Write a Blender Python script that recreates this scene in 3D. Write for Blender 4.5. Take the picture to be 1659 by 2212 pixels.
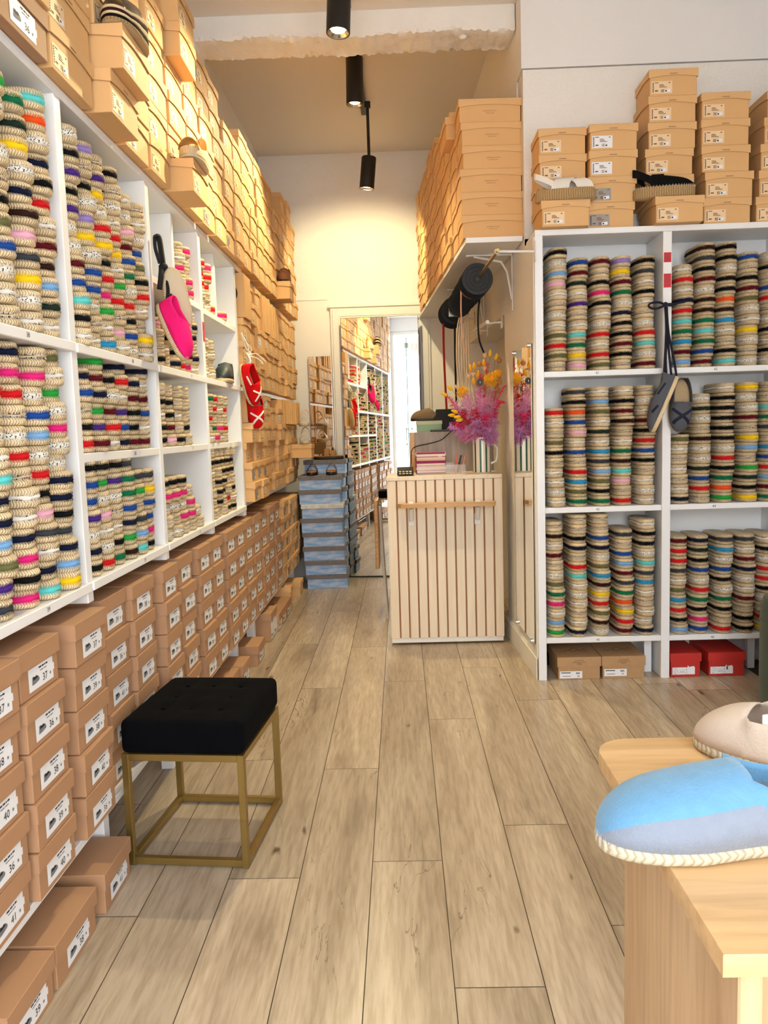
import bpy, bmesh, math, random
from mathutils import Vector, Matrix, Euler

for o in list(bpy.data.objects):
    bpy.data.objects.remove(o)
C = bpy.context.scene.collection
S = bpy.context.scene
PI = math.pi
rnd = random.Random(7)

# ------------------------------------------------------------------ camera, world, lamps, exposure
YAW, PITCH, ROLL, FPX, EYE = -0.0236839, -0.1028551, -0.0307827, 1728.79, 1.2
cy_, sy_, cp_, sp_ = math.cos(YAW), math.sin(YAW), math.cos(PITCH), math.sin(PITCH)
F_ = Vector((sy_ * cp_, cy_ * cp_, sp_))
R_ = Vector((cy_, -sy_, 0))
U_ = R_.cross(F_)
RR = math.cos(ROLL) * R_ + math.sin(ROLL) * U_
UU = -math.sin(ROLL) * R_ + math.cos(ROLL) * U_
cam_d = bpy.data.cameras.new('camera')
cam = bpy.data.objects.new('camera', cam_d)
C.objects.link(cam)
m3 = Matrix((RR, UU, -F_)).transposed()
cam.matrix_world = Matrix.Translation((0, 0, EYE)) @ m3.to_4x4()
cam_d.sensor_fit = 'HORIZONTAL'
cam_d.sensor_width = 36
cam_d.lens = FPX / 1659 * 36
cam_d.clip_start = 0.05
S.camera = cam


def project(p):
    d = Vector(p) - Vector((0, 0, EYE))
    z = d.dot(F_)
    if z < 0.05:
        return (-9999, -9999)
    return (829.5 + FPX * d.dot(RR) / z, 1106 - FPX * d.dot(UU) / z)


S.view_settings.view_transform = 'Standard'
S.view_settings.look = 'None'
S.view_settings.gamma = 1
S.view_settings.use_curve_mapping = False
S.view_settings.exposure = 0.0
S.cycles.use_denoising = True
S.cycles.max_bounces = 7
S.cycles.diffuse_bounces = 4
S.cycles.glossy_bounces = 4
S.cycles.transmission_bounces = 5
S.cycles.transparent_max_bounces = 6
S.cycles.caustics_reflective = False
S.cycles.caustics_refractive = False
S.cycles.sample_clamp_indirect = 6

SKY = 10.0           # daylight outside the shop front
SPOT = 90.0         # watts of each track lamp
W = bpy.data.worlds.new('daylight')
S.world = W
W.use_nodes = True
bg = W.node_tree.nodes['Background']
bg.inputs[0].default_value = (0.93, 0.97, 1.0, 1)
bg.inputs[1].default_value = SKY

pd = bpy.data.lights.new('shop_front_portal', 'AREA')
pd.shape = 'RECTANGLE'
pd.size, pd.size_y = 2.84, 2.92
pd.cycles.is_portal = True
po = bpy.data.objects.new('shop_front_portal', pd)
C.objects.link(po)
po.location = (0.365, -1.67, 1.47)
po.rotation_euler = (-PI / 2, 0, PI)
po.rotation_euler = Vector((0, 1, 0)).to_track_quat('-Z', 'Z').to_euler()


# ------------------------------------------------------------------ colours and materials
def lin(r, g, b):
    f = lambda c: (c / 255 / 12.92) if c / 255 <= 0.04045 else ((c / 255 + 0.055) / 1.055) ** 2.4
    return (f(r), f(g), f(b), 1)


def nodes(name):
    m = bpy.data.materials.new(name)
    m.use_nodes = True
    nt = m.node_tree
    return m, nt, nt.nodes['Principled BSDF']


def mat(name, rgb, rough=0.6, metal=0.0, var=0.0, vscale=30.0, bump=0.0, bscale=200.0, spec=0.5, stretch=None, coat=0.0, trans=0.0, sheen=0.0, alpha=1.0):
    m, nt, p = nodes(name)
    p.inputs['Base Color'].default_value = lin(*rgb)
    p.inputs['Roughness'].default_value = rough
    p.inputs['Metallic'].default_value = metal
    p.inputs['Specular IOR Level'].default_value = spec
    p.inputs['Coat Weight'].default_value = coat
    p.inputs['Transmission Weight'].default_value = trans
    p.inputs['Sheen Weight'].default_value = sheen
    p.inputs['Alpha'].default_value = alpha
    if var or bump:
        tc = nt.nodes.new('ShaderNodeTexCoord')
        mp = nt.nodes.new('ShaderNodeMapping')
        nt.links.new(tc.outputs['Object'], mp.inputs[0])
        if stretch:
            mp.inputs['Scale'].default_value = stretch
    if var:
        n = nt.nodes.new('ShaderNodeTexNoise')
        n.inputs['Scale'].default_value = vscale
        n.inputs['Detail'].default_value = 4
        nt.links.new(mp.outputs[0], n.inputs['Vector'])
        mx = nt.nodes.new('ShaderNodeMix')
        mx.data_type = 'RGBA'
        a = lin(*[max(0, c * (1 - var)) for c in rgb])
        b = lin(*[min(255, c * (1 + var)) for c in rgb])
        mx.inputs['A'].default_value = a
        mx.inputs['B'].default_value = b
        nt.links.new(n.outputs['Fac'], mx.inputs['Factor'])
        nt.links.new(mx.outputs['Result'], p.inputs['Base Color'])
    if bump:
        n2 = nt.nodes.new('ShaderNodeTexNoise')
        n2.inputs['Scale'].default_value = bscale
        n2.inputs['Detail'].default_value = 3
        nt.links.new(mp.outputs[0], n2.inputs['Vector'])
        b = nt.nodes.new('ShaderNodeBump')
        b.inputs['Strength'].default_value = min(1, bump)
        b.inputs['Distance'].default_value = 0.004
        nt.links.new(n2.outputs['Fac'], b.inputs['Height'])
        nt.links.new(b.outputs[0], p.inputs['Normal'])
    return m


def wood(name, c1, c2, scale=9.0, axis='Y', rough=0.45, knots=0.0, dark=(120, 88, 60), plank=False, bump=0.15, fine=0.6):
    """Planed wood: noise stretched along the grain, rings, optional knots. plank: the per-face attribute shifts pattern and tone."""
    m, nt, p = nodes(name)
    N, Lk = nt.nodes, nt.links
    tc = N.new('ShaderNodeTexCoord')
    vec = tc.outputs['Object']
    if plank:
        at = N.new('ShaderNodeAttribute')
        at.attribute_name = 'plank'
        sc = N.new('ShaderNodeVectorMath')
        sc.operation = 'SCALE'
        sc.inputs[0].default_value = (3.7, 11.3, 5.1)
        Lk.new(at.outputs['Fac'], sc.inputs['Scale'])
        ad = N.new('ShaderNodeVectorMath')
        Lk.new(vec, ad.inputs[0])
        Lk.new(sc.outputs[0], ad.inputs[1])
        vec = ad.outputs[0]
    mp = N.new('ShaderNodeMapping')
    mp.inputs['Scale'].default_value = {'X': (0.09, 1, 1), 'Y': (1, 0.09, 1), 'Z': (1, 1, 0.07)}[axis]
    Lk.new(vec, mp.inputs[0])
    n1 = N.new('ShaderNodeTexNoise')
    n1.inputs['Scale'].default_value = scale
    n1.inputs['Detail'].default_value = 7
    n1.inputs['Roughness'].default_value = 0.62
    n1.inputs['Distortion'].default_value = 0.9
    Lk.new(mp.outputs[0], n1.inputs['Vector'])
    n2 = N.new('ShaderNodeTexNoise')
    n2.inputs['Scale'].default_value = scale * 11
    n2.inputs['Detail'].default_value = 3
    Lk.new(mp.outputs[0], n2.inputs['Vector'])
    r = N.new('ShaderNodeValToRGB')
    r.color_ramp.elements[0].position = 0.3
    r.color_ramp.elements[0].color = lin(*c1)
    r.color_ramp.elements[1].position = 0.7
    r.color_ramp.elements[1].color = lin(*c2)
    Lk.new(n1.outputs['Fac'], r.inputs[0])
    mx = N.new('ShaderNodeMix')
    mx.data_type = 'RGBA'
    mx.blend_type = 'MULTIPLY'
    mx.inputs['Factor'].default_value = fine
    r2 = N.new('ShaderNodeValToRGB')
    r2.color_ramp.elements[0].position = 0.35
    r2.color_ramp.elements[0].color = (0.72, 0.68, 0.63, 1)
    r2.color_ramp.elements[1].position = 0.62
    r2.color_ramp.elements[1].color = (1, 1, 1, 1)
    Lk.new(n2.outputs['Fac'], r2.inputs[0])
    Lk.new(r.outputs[0], mx.inputs['A'])
    Lk.new(r2.outputs[0], mx.inputs['B'])
    col = mx.outputs['Result']
    if knots:
        mk = N.new('ShaderNodeMapping')
        mk.inputs['Scale'].default_value = {'X': (1.1, 3.4, 3.4), 'Y': (3.4, 1.1, 3.4), 'Z': (3.4, 3.4, 1.1)}[axis]
        Lk.new(vec, mk.inputs[0])
        wn = N.new('ShaderNodeTexNoise')
        wn.inputs['Scale'].default_value = 5
        wn.inputs['Detail'].default_value = 3
        Lk.new(mk.outputs[0], wn.inputs['Vector'])
        wv = N.new('ShaderNodeVectorMath')
        wv.operation = 'MULTIPLY_ADD'
        Lk.new(wn.outputs['Color'], wv.inputs[0])
        wv.inputs[1].default_value = (0.22, 0.22, 0.22)
        Lk.new(mk.outputs[0], wv.inputs[2])
        vo = N.new('ShaderNodeTexVoronoi')
        vo.inputs['Scale'].default_value = 1.0
        Lk.new(wv.outputs[0], vo.inputs['Vector'])
        kr = N.new('ShaderNodeValToRGB')
        kr.color_ramp.elements[0].position = 0.03
        kr.color_ramp.elements[0].color = (knots, knots, knots, 1)
        kr.color_ramp.elements[1].position = 0.18
        kr.color_ramp.elements[1].color = (0, 0, 0, 1)
        Lk.new(vo.outputs['Distance'], kr.inputs[0])
        if plank:
            v2 = N.new('ShaderNodeTexVoronoi')
            v2.inputs['Scale'].default_value = 1.9
            Lk.new(wv.outputs[0], v2.inputs['Vector'])
            k2 = N.new('ShaderNodeValToRGB')
            k2.color_ramp.elements[0].position = 0.025
            k2.color_ramp.elements[0].color = (1, 1, 1, 1)
            k2.color_ramp.elements[1].position = 0.085
            k2.color_ramp.elements[1].color = (0, 0, 0, 1)
            Lk.new(v2.outputs['Distance'], k2.inputs[0])
            mc = N.new('ShaderNodeMapping')
            mc.inputs['Scale'].default_value = (2.2, 0.34, 1)
            Lk.new(vec, mc.inputs[0])
            nc = N.new('ShaderNodeTexNoise')
            nc.inputs['Scale'].default_value = 2.6
            nc.inputs['Detail'].default_value = 5
            nc.inputs['Distortion'].default_value = 1.2
            Lk.new(mc.outputs[0], nc.inputs['Vector'])
            kc = N.new('ShaderNodeValToRGB')
            kc.color_ramp.elements[0].position = 0.497
            kc.color_ramp.elements[0].color = (0, 0, 0, 1)
            e_ = kc.color_ramp.elements.new(0.5)
            e_.color = (.8, .8, .8, 1)
            kc.color_ramp.elements[2].position = 0.503
            kc.color_ramp.elements[2].color = (0, 0, 0, 1)
            Lk.new(nc.outputs['Fac'], kc.inputs[0])
            ng_ = N.new('ShaderNodeTexNoise')
            ng_.inputs['Scale'].default_value = 1.7
            Lk.new(vec, ng_.inputs['Vector'])
            kg = N.new('ShaderNodeValToRGB')
            kg.color_ramp.elements[0].position = 0.52
            kg.color_ramp.elements[1].position = 0.62
            Lk.new(ng_.outputs['Fac'], kg.inputs[0])
            gm = N.new('ShaderNodeMath')
            gm.operation = 'MULTIPLY'
            Lk.new(kc.outputs[0], gm.inputs[0])
            Lk.new(kg.outputs[0], gm.inputs[1])
            m1 = N.new('ShaderNodeMath')
            m1.operation = 'MAXIMUM'
            Lk.new(kr.outputs[0], m1.inputs[0])
            Lk.new(k2.outputs[0], m1.inputs[1])
            m2 = N.new('ShaderNodeMath')
            m2.operation = 'MAXIMUM'
            Lk.new(m1.outputs[0], m2.inputs[0])
            Lk.new(gm.outputs[0], m2.inputs[1])
            kfac = m2.outputs[0]
        else:
            kfac = kr.outputs[0]
        mk2 = N.new('ShaderNodeMix')
        mk2.data_type = 'RGBA'
        Lk.new(kfac, mk2.inputs['Factor'])
        Lk.new(col, mk2.inputs['A'])
        mk2.inputs['B'].default_value = lin(*dark)
        col = mk2.outputs['Result']
    if plank:
        hs = N.new('ShaderNodeHueSaturation')
        ma = N.new('ShaderNodeMapRange')
        ma.inputs['To Min'].default_value = 0.86
        ma.inputs['To Max'].default_value = 1.1
        Lk.new(at.outputs['Fac'], ma.inputs['Value'])
        Lk.new(ma.outputs[0], hs.inputs['Value'])
        Lk.new(col, hs.inputs['Color'])
        col = hs.outputs[0]
    Lk.new(col, p.inputs['Base Color'])
    p.inputs['Roughness'].default_value = rough
    if bump:
        b = N.new('ShaderNodeBump')
        b.inputs['Strength'].default_value = bump
        b.inputs['Distance'].default_value = 0.002
        Lk.new(n2.outputs['Fac'], b.inputs['Height'])
        Lk.new(b.outputs[0], p.inputs['Normal'])
    return m


def braid(name, c1, c2, ku=230.0, kv=1.0, rough=0.9):
    """Plaited jute: chevron rows from the mesh's UV (u metres along the sole edge, v across it)."""
    m, nt, p = nodes(name)
    N, Lk = nt.nodes, nt.links
    uv = N.new('ShaderNodeUVMap')
    sx = N.new('ShaderNodeSeparateXYZ')
    Lk.new(uv.outputs[0], sx.inputs[0])

    def math_(op, a, b=None):
        n = N.new('ShaderNodeMath')
        n.operation = op
        for i, v in enumerate((a, b)):
            if v is None:
                continue
            if isinstance(v, (int, float)):
                n.inputs[i].default_value = v
            else:
                Lk.new(v, n.inputs[i])
        return n.outputs[0]
    nz = N.new('ShaderNodeTexNoise')
    nz.inputs['Scale'].default_value = 60
    tc = N.new('ShaderNodeTexCoord')
    Lk.new(tc.outputs['Object'], nz.inputs['Vector'])
    v = math_('ABSOLUTE', math_('SUBTRACT', math_('FRACT', math_('MULTIPLY', sx.outputs[1], kv)), 0.5))
    u = math_('ADD', math_('MULTIPLY', sx.outputs[0], ku), math_('MULTIPLY', v, 2.6))
    u = math_('ADD', u, math_('MULTIPLY', nz.outputs['Fac'], 2.2))
    w = math_('SINE', math_('MULTIPLY', u, 2.4))
    w = math_('ADD', math_('MULTIPLY', w, 0.5), 0.5)
    r = N.new('ShaderNodeValToRGB')
    r.color_ramp.elements[0].position = 0.02
    r.color_ramp.elements[0].color = lin(*c1)
    r.color_ramp.elements[1].position = 0.45
    r.color_ramp.elements[1].color = lin(*c2)
    Lk.new(w, r.inputs[0])
    oi = N.new('ShaderNodeObjectInfo')
    hs = N.new('ShaderNodeHueSaturation')
    mr = N.new('ShaderNodeMapRange')
    mr.inputs['To Min'].default_value = 0.84
    mr.inputs['To Max'].default_value = 1.08
    Lk.new(oi.outputs['Random'], mr.inputs['Value'])
    Lk.new(mr.outputs[0], hs.inputs['Value'])
    Lk.new(r.outputs[0], hs.inputs['Color'])
    Lk.new(hs.outputs[0], p.inputs['Base Color'])
    p.inputs['Roughness'].default_value = rough
    p.inputs['Specular IOR Level'].default_value = 0.2
    b = N.new('ShaderNodeBump')
    b.inputs['Strength'].default_value = 0.6
    b.inputs['Distance'].default_value = 0.0015
    Lk.new(w, b.inputs['Height'])
    Lk.new(b.outputs[0], p.inputs['Normal'])
    return m


def print_cloth(name, c1, c2, scale=210.0):
    m, nt, p = nodes(name)
    tc = nt.nodes.new('ShaderNodeTexCoord')
    v = nt.nodes.new('ShaderNodeTexVoronoi')
    v.inputs['Scale'].default_value = scale
    nt.links.new(tc.outputs['Object'], v.inputs['Vector'])
    r = nt.nodes.new('ShaderNodeValToRGB')
    r.color_ramp.interpolation = 'CONSTANT'
    r.color_ramp.elements[0].color = lin(*c1)
    r.color_ramp.elements[1].position = 0.36
    r.color_ramp.elements[1].color = lin(*c2)
    nt.links.new(v.outputs['Distance'], r.inputs[0])
    nt.links.new(r.outputs[0], p.inputs['Base Color'])
    p.inputs['Roughness'].default_value = 0.95
    return m


def emit(name, rgb, strength):
    m, nt, p = nodes(name)
    p.inputs['Base Color'].default_value = lin(*rgb)
    p.inputs['Emission Color'].default_value = lin(*rgb)
    p.inputs['Emission Strength'].default_value = strength
    return m


M = {}
M['plaster'] = mat('white_plaster', (236, 236, 238), 0.85, bump=0.25, bscale=120, var=0.01, vscale=3)
M['stucco'] = mat('stippled_plaster', (237, 235, 232), 0.85, bump=0.9, bscale=75, var=0.012, vscale=3)
M['smooth'] = mat('smooth_paint', (236, 233, 227), 0.6)
M['ceiling'] = mat('ceiling_paint', (232, 226, 218), 0.9)
M['beam'] = mat('rough_plaster', (238, 236, 233), 0.9, bump=1.0, bscale=22, var=0.02, vscale=8)
M['shelf'] = mat('white_melamine', (238, 240, 244), 0.38, var=0.008, vscale=6)
M['shelf_edge'] = mat('white_painted_edge', (240, 241, 244), 0.45, bump=0.08, bscale=60)
M['floor'] = wood('oak_laminate', (160, 142, 121), (212, 196, 173), 9.0, 'Y', 0.32, knots=0.4, dark=(92, 72, 54), plank=True, bump=0.1, fine=0.75)
M['gap'] = mat('floor_gap', (70, 55, 42), 0.9)
M['beige'] = mat('beige_board', (222, 177, 122), 0.72, var=0.02, vscale=7)
M['beige_lid'] = mat('beige_lid_board', (224, 180, 126), 0.72, var=0.02, vscale=7)
M['brown'] = mat('brown_board', (178, 136, 102), 0.7, var=0.025, vscale=6, stretch=(1, 1, 6))
M['kraft'] = mat('kraft_board', (182, 145, 104), 0.75, var=0.05, vscale=50)
M['red_board'] = mat('red_board', (192, 42, 34), 0.6, var=0.02)
M['cream'] = mat('cream_label', (240, 212, 172), 0.6)
M['grey_label'] = mat('grey_label', (160, 155, 150), 0.6)
M['paper'] = mat('white_label', (240, 242, 248), 0.5)
M['ink'] = mat('black_ink', (28, 28, 34), 0.7)
M['brown_ink'] = mat('brown_ink', (120, 78, 44), 0.7)
M['grey_ink'] = mat('grey_ink', (120, 124, 134), 0.7)
M['pale_ink'] = mat('pale_ink', (200, 206, 218), 0.7)
M['jute'] = braid('plaited_jute', (170, 141, 101), (234, 214, 178), 420.0, 1.0)
M['jute_dark'] = braid('plaited_jute_dark', (120, 92, 60), (190, 160, 116), 260, 3.0)
M['insole'] = mat('jute_insole', (188, 162, 124), 0.9, var=0.06, vscale=80)
M['rubber'] = mat('cream_rubber', (206, 190, 162), 0.7)
M['gold'] = mat('brushed_brass', (158, 134, 78), 0.36, metal=0.85, var=0.05, vscale=20, stretch=(1, 1, 0.2))
M['velvet'] = mat('black_velvet', (5, 6, 10), 0.95, bump=0.1, bscale=150, spec=0.08)
M['black'] = mat('black_plastic', (9, 9, 10), 0.45, spec=0.3)
M['black_matt'] = mat('black_powder_coat', (13, 13, 14), 0.5)
M['black_cloth'] = mat('black_ribbon', (10, 11, 16), 0.85, bump=0.15, bscale=300)
M['navy_cloth'] = mat('navy_ribbon', (16, 20, 44), 0.85, bump=0.15, bscale=300)
M['chrome'] = mat('chrome', (210, 210, 212), 0.18, metal=1.0)
M['white_metal'] = mat('white_metal', (230, 228, 224), 0.4)
M['mirror'] = mat('mirror_glass', (246, 249, 248), 0.0, metal=1.0)
M['glass'] = mat('clear_glass', (235, 250, 246), 0.02, trans=1.0)
M['teal_edge'] = mat('glass_edge', (110, 160, 155), 0.2)
M['pine'] = wood('pale_maple', (236, 218, 192), (243, 228, 206), 4.0, 'Z', 0.42, knots=0.12, dark=(214, 186, 150), bump=0.03, fine=0.25)
M['groove'] = mat('brown_groove', (160, 112, 76), 0.6)
M['rail'] = wood('beech', (204, 156, 104), (222, 178, 126), 8, 'X', 0.4, bump=0.05)
M['grey_wood'] = wood('grey_oak', (142, 128, 120), (176, 162, 152), 8, 'Z', 0.5, knots=0.3, dark=(120, 106, 98), bump=0.08)
M['table_top'] = wood('oak_top', (212, 174, 124), (230, 194, 146), 6, 'X', 0.4, knots=0.25, dark=(190, 140, 84), bump=0.05)
M['table_side'] = wood('oak_side', (196, 160, 122), (222, 190, 150), 7, 'Z', 0.45, knots=0.55, dark=(120, 88, 62), bump=0.05)
M['green_velvet'] = mat('green_velvet', (50, 66, 36), 0.85, sheen=0.25, var=0.08, vscale=90)
M['red_tag'] = mat('red_tag', (196, 30, 48), 0.5)
M['pavement'] = mat('street_pavement', (214, 212, 208), 0.9)
M['facade'] = mat('street_facade', (232, 226, 218), 0.9)
M['fascia'] = mat('pink_fascia', (216, 176, 158), 0.8)

FAB = {
    'k': ('black', (16, 16, 18)), 'nv': ('navy', (20, 26, 52)), 'm': ('maroon', (92, 18, 28)), 'r': ('red', (206, 28, 34)),
    'b': ('royal blue', (28, 72, 150)), 's': ('sky blue', (122, 172, 222)), 'sb': ('azure', (40, 146, 200)), 't': ('turquoise', (96, 206, 206)),
    'g': ('green', (16, 110, 72)), 'gg': ('bright green', (42, 160, 66)), 'y': ('yellow', (246, 206, 28)), 'o': ('orange', (238, 84, 30)),
    'p': ('pale pink', (236, 178, 202)), 'f': ('fuchsia', (222, 40, 124)), 'v': ('violet', (72, 42, 126)), 'l': ('lilac', (150, 130, 200)),
    'd': ('dark brown', (48, 26, 20)), 'c': ('charcoal', (58, 62, 68)), 'dg': ('dark green', (30, 46, 38)), 'i': ('olive', (104, 104, 66)),
    'w': ('white', (234, 230, 222)), 'n': ('natural', (206, 184, 146)), 'x': ('printed', (230, 226, 216)), 'z': ('beige', (214, 192, 160)),
}
FM = {}
for k_, (nm, rgb) in FAB.items():
    FM[k_] = print_cloth('cloth_print', (40, 38, 42), (232, 228, 218)) if k_ == 'x' else mat('cloth_' + nm.replace(' ', '_'), rgb, 0.95, bump=0.2, bscale=260, spec=0.15)


# ------------------------------------------------------------------ mesh collecting
class MB:
    def __init__(self):
        self.v, self.f, self.m, self.uv = [], [], [], []
        self.mats = []

    def slot(self, m):
        if m not in self.mats:
            self.mats.append(m)
        return self.mats.index(m)

    def add(self, vs, fs, m, uvs=None):
        o = len(self.v)
        self.v += [tuple(v) for v in vs]
        s = self.slot(m)
        for i, f in enumerate(fs):
            self.f.append(tuple(o + k for k in f))
            self.m.append(s)
            self.uv.append(uvs[i] if uvs else None)

    def box(self, x0, x1, y0, y1, z0, z1, m, bev=0.0):
        x0, x1 = min(x0, x1), max(x0, x1)
        y0, y1 = min(y0, y1), max(y0, y1)
        z0, z1 = min(z0, z1), max(z0, z1)
        if bev <= 0:
            vs = [(x, y, z) for x in (x0, x1) for y in (y0, y1) for z in (z0, z1)]
            fs = [(0, 1, 3, 2), (4, 6, 7, 5), (0, 4, 5, 1), (2, 3, 7, 6), (0, 2, 6, 4), (1, 5, 7, 3)]
            self.add(vs, fs, m)
            return
        b = min(bev, (x1 - x0) * .45, (y1 - y0) * .45, (z1 - z0) * .45)
        bm = bmesh.new()
        bmesh.ops.create_cube(bm, size=1)
        for v in bm.verts:
            v.co = Vector(((x0 + x1) / 2 + v.co.x * (x1 - x0), (y0 + y1) / 2 + v.co.y * (y1 - y0), (z0 + z1) / 2 + v.co.z * (z1 - z0)))
        bmesh.ops.bevel(bm, geom=bm.edges[:], offset=b, segments=2 if bev > 0.004 else 1, affect='EDGES', profile=0.5)
        self.bm(bm, m)

    def bm(self, bm, m, mtx=None):
        bm.verts.index_update()
        vs = [(mtx @ v.co if mtx else v.co) for v in bm.verts]
        self.add(vs, [[v.index for v in f.verts] for f in bm.faces], m)
        bm.free()

    def xform(self, mtx, start=0):
        for i in range(start, len(self.v)):
            self.v[i] = tuple(mtx @ Vector(self.v[i]))

    def loft(self, rings, m, closed=True, cap0=True, cap1=True, uvs=False):
        n = len(rings[0])
        o = len(self.v)
        for r in rings:
            self.v += [tuple(p) for p in r]
        s = self.slot(m)
        for i in range(len(rings) - 1):
            for j in range(n if closed else n - 1):
                a, b = o + i * n + j, o + i * n + (j + 1) % n
                self.f.append((a, b, b + n, a + n))
                self.m.append(s)
                self.uv.append(None)
        if cap0:
            self.f.append(tuple(o + j for j in reversed(range(n))))
            self.m.append(s)
            self.uv.append(None)
        if cap1:
            self.f.append(tuple(o + (len(rings) - 1) * n + j for j in range(n)))
            self.m.append(s)
            self.uv.append(None)

    def tube(self, pts, r, m, n=8, caps=True, flat=1.0):
        pts = [Vector(p) for p in pts]
        rs = r if isinstance(r, (list, tuple)) else [r] * len(pts)
        rings = []
        up = None
        for i, p in enumerate(pts):
            t = (pts[min(i + 1, len(pts) - 1)] - pts[max(i - 1, 0)])
            t = t.normalized() if t.length > 1e-9 else Vector((0, 0, 1))
            if up is None:
                up = Vector((0, 0, 1)) if abs(t.z) < .9 else Vector((1, 0, 0))
            a = t.cross(up).normalized()
            b = a.cross(t).normalized()
            up = b
            rings.append([p + rs[i] * (math.cos(2 * PI * k / n) * a + flat * math.sin(2 * PI * k / n) * b) for k in range(n)])
        self.loft(rings, m, True, caps, caps)

    def lathe(self, prof, m, n=24, at=(0, 0, 0), axis='Z', cap0=True, cap1=True):
        rings = []
        for r, h in prof:
            ring = []
            for k in range(n):
                a = 2 * PI * k / n
                q = (r * math.cos(a), r * math.sin(a), h)
                if axis == 'X':
                    q = (h, q[0], q[1])
                if axis == 'Y':
                    q = (q[0], -h, q[1])
                ring.append(Vector(q) + Vector(at))
            rings.append(ring)
        self.loft(rings, m, True, cap0, cap1)

    def ball(self, c, r, m, seg=12, rings=8, sc=(1, 1, 1)):
        bm = bmesh.new()
        bmesh.ops.create_uvsphere(bm, u_segments=seg, v_segments=rings, radius=r)
        for v in bm.verts:
            v.co = Vector((v.co.x * sc[0], v.co.y * sc[1], v.co.z * sc[2])) + Vector(c)
        self.bm(bm, m)

    def poly(self, pts, h0, h1, m, plane='XY'):
        """Prism over a closed outline: plane XY extruded along Z (h0..h1), YZ along X, XZ along Y."""
        def P(a, b, h):
            return {'XY': (a, b, h), 'YZ': (h, a, b), 'XZ': (a, h, b)}[plane]
        self.loft([[P(a, b, h0) for a, b in pts], [P(a, b, h1) for a, b in pts]], m)

    def mesh(self, name, smooth=None):
        me = bpy.data.meshes.new(name)
        me.from_pydata(self.v, [], self.f)
        for m in self.mats:
            me.materials.append(m)
        me.polygons.foreach_set('material_index', self.m)
        if any(self.uv):
            ul = me.uv_layers.new(name='UVMap')
            for p, u in zip(me.polygons, self.uv):
                if u:
                    for li, q in zip(p.loop_indices, u):
                        ul.data[li].uv = q
        bm = bmesh.new()
        bm.from_mesh(me)
        bmesh.ops.recalc_face_normals(bm, faces=bm.faces[:])
        bm.to_mesh(me)
        bm.free()
        if smooth:
            for p in me.polygons:
                p.use_smooth = True
            if smooth != 'all':
                me.set_sharp_from_angle(angle=math.radians(smooth))
        me.update()
        return me

    def build(self, name, parent=None, smooth=None, loc=None, rot=None):
        o = bpy.data.objects.new(name, self.mesh(name, smooth))
        C.objects.link(o)
        if parent:
            o.parent = parent
        if loc:
            o.location = loc
        if rot:
            o.rotation_euler = rot
        return o


LABELS = {}


def tag(o, label, cat, group=None, kind=None):
    o['label'] = label
    o['category'] = cat
    if group:
        o['group'] = group
    if kind:
        o['kind'] = kind
    LABELS.setdefault(label, []).append(o.name)
    return o


def thing(name, label, cat, loc=(0, 0, 0), rot=(0, 0, 0), group=None):
    o = bpy.data.objects.new(name, None)
    o.empty_display_size = 0.05
    C.objects.link(o)
    o.location = loc
    o.rotation_euler = rot
    return tag(o, label, cat, group)


def link(name, me, parent=None, loc=(0, 0, 0), rot=(0, 0, 0)):
    o = bpy.data.objects.new(name, me)
    C.objects.link(o)
    o.location = loc
    o.rotation_euler = rot
    if parent:
        o.parent = parent
    return o


def struct(name, mb, smooth=None):
    o = mb.build(name, None, smooth)
    o['kind'] = 'structure'
    return o


_txt = {}


def text_geo(s, size, align='CENTER'):
    """Vertices (2-D) and faces of a line of lettering."""
    key = (s, size, align)
    if key not in _txt:
        cu = bpy.data.curves.new('lettering', 'FONT')
        cu.body = s
        cu.size = size
        cu.align_x = align
        cu.align_y = 'CENTER'
        cu.resolution_u = 2
        ob = bpy.data.objects.new('lettering', cu)
        C.objects.link(ob)
        me = bpy.data.meshes.new_from_object(ob)
        _txt[key] = ([(v.co.x, v.co.y) for v in me.vertices], [tuple(p.vertices) for p in me.polygons])
        bpy.data.objects.remove(ob)
        bpy.data.meshes.remove(me)
        bpy.data.curves.remove(cu)
    return _txt[key]


def put_text(mb, s, size, fn, m, align='CENTER'):
    vs, fs = text_geo(s, size, align)
    mb.add([fn(a, b) for a, b in vs], fs, m)


ORD = ('first second third fourth fifth sixth seventh eighth ninth tenth eleventh twelfth thirteenth fourteenth fifteenth sixteenth seventeenth '
       'eighteenth nineteenth twentieth twenty-first twenty-second twenty-third twenty-fourth twenty-fifth twenty-sixth twenty-seventh twenty-eighth '
       'twenty-ninth thirtieth thirty-first thirty-second thirty-third').split()

# ------------------------------------------------------------------ the room
XL, XR, YF, YB = -1.07, 1.80, -1.60, 6.58        # walls
Y_RW = 3.935                                       # white wall behind the right shelving
ZC, ZB = 3.21, 3.38                                # ceilings


def wall_x(y):                                     # face of the passage's right wall
    return 0.615 - 0.042 * (y - 3.94)


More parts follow.
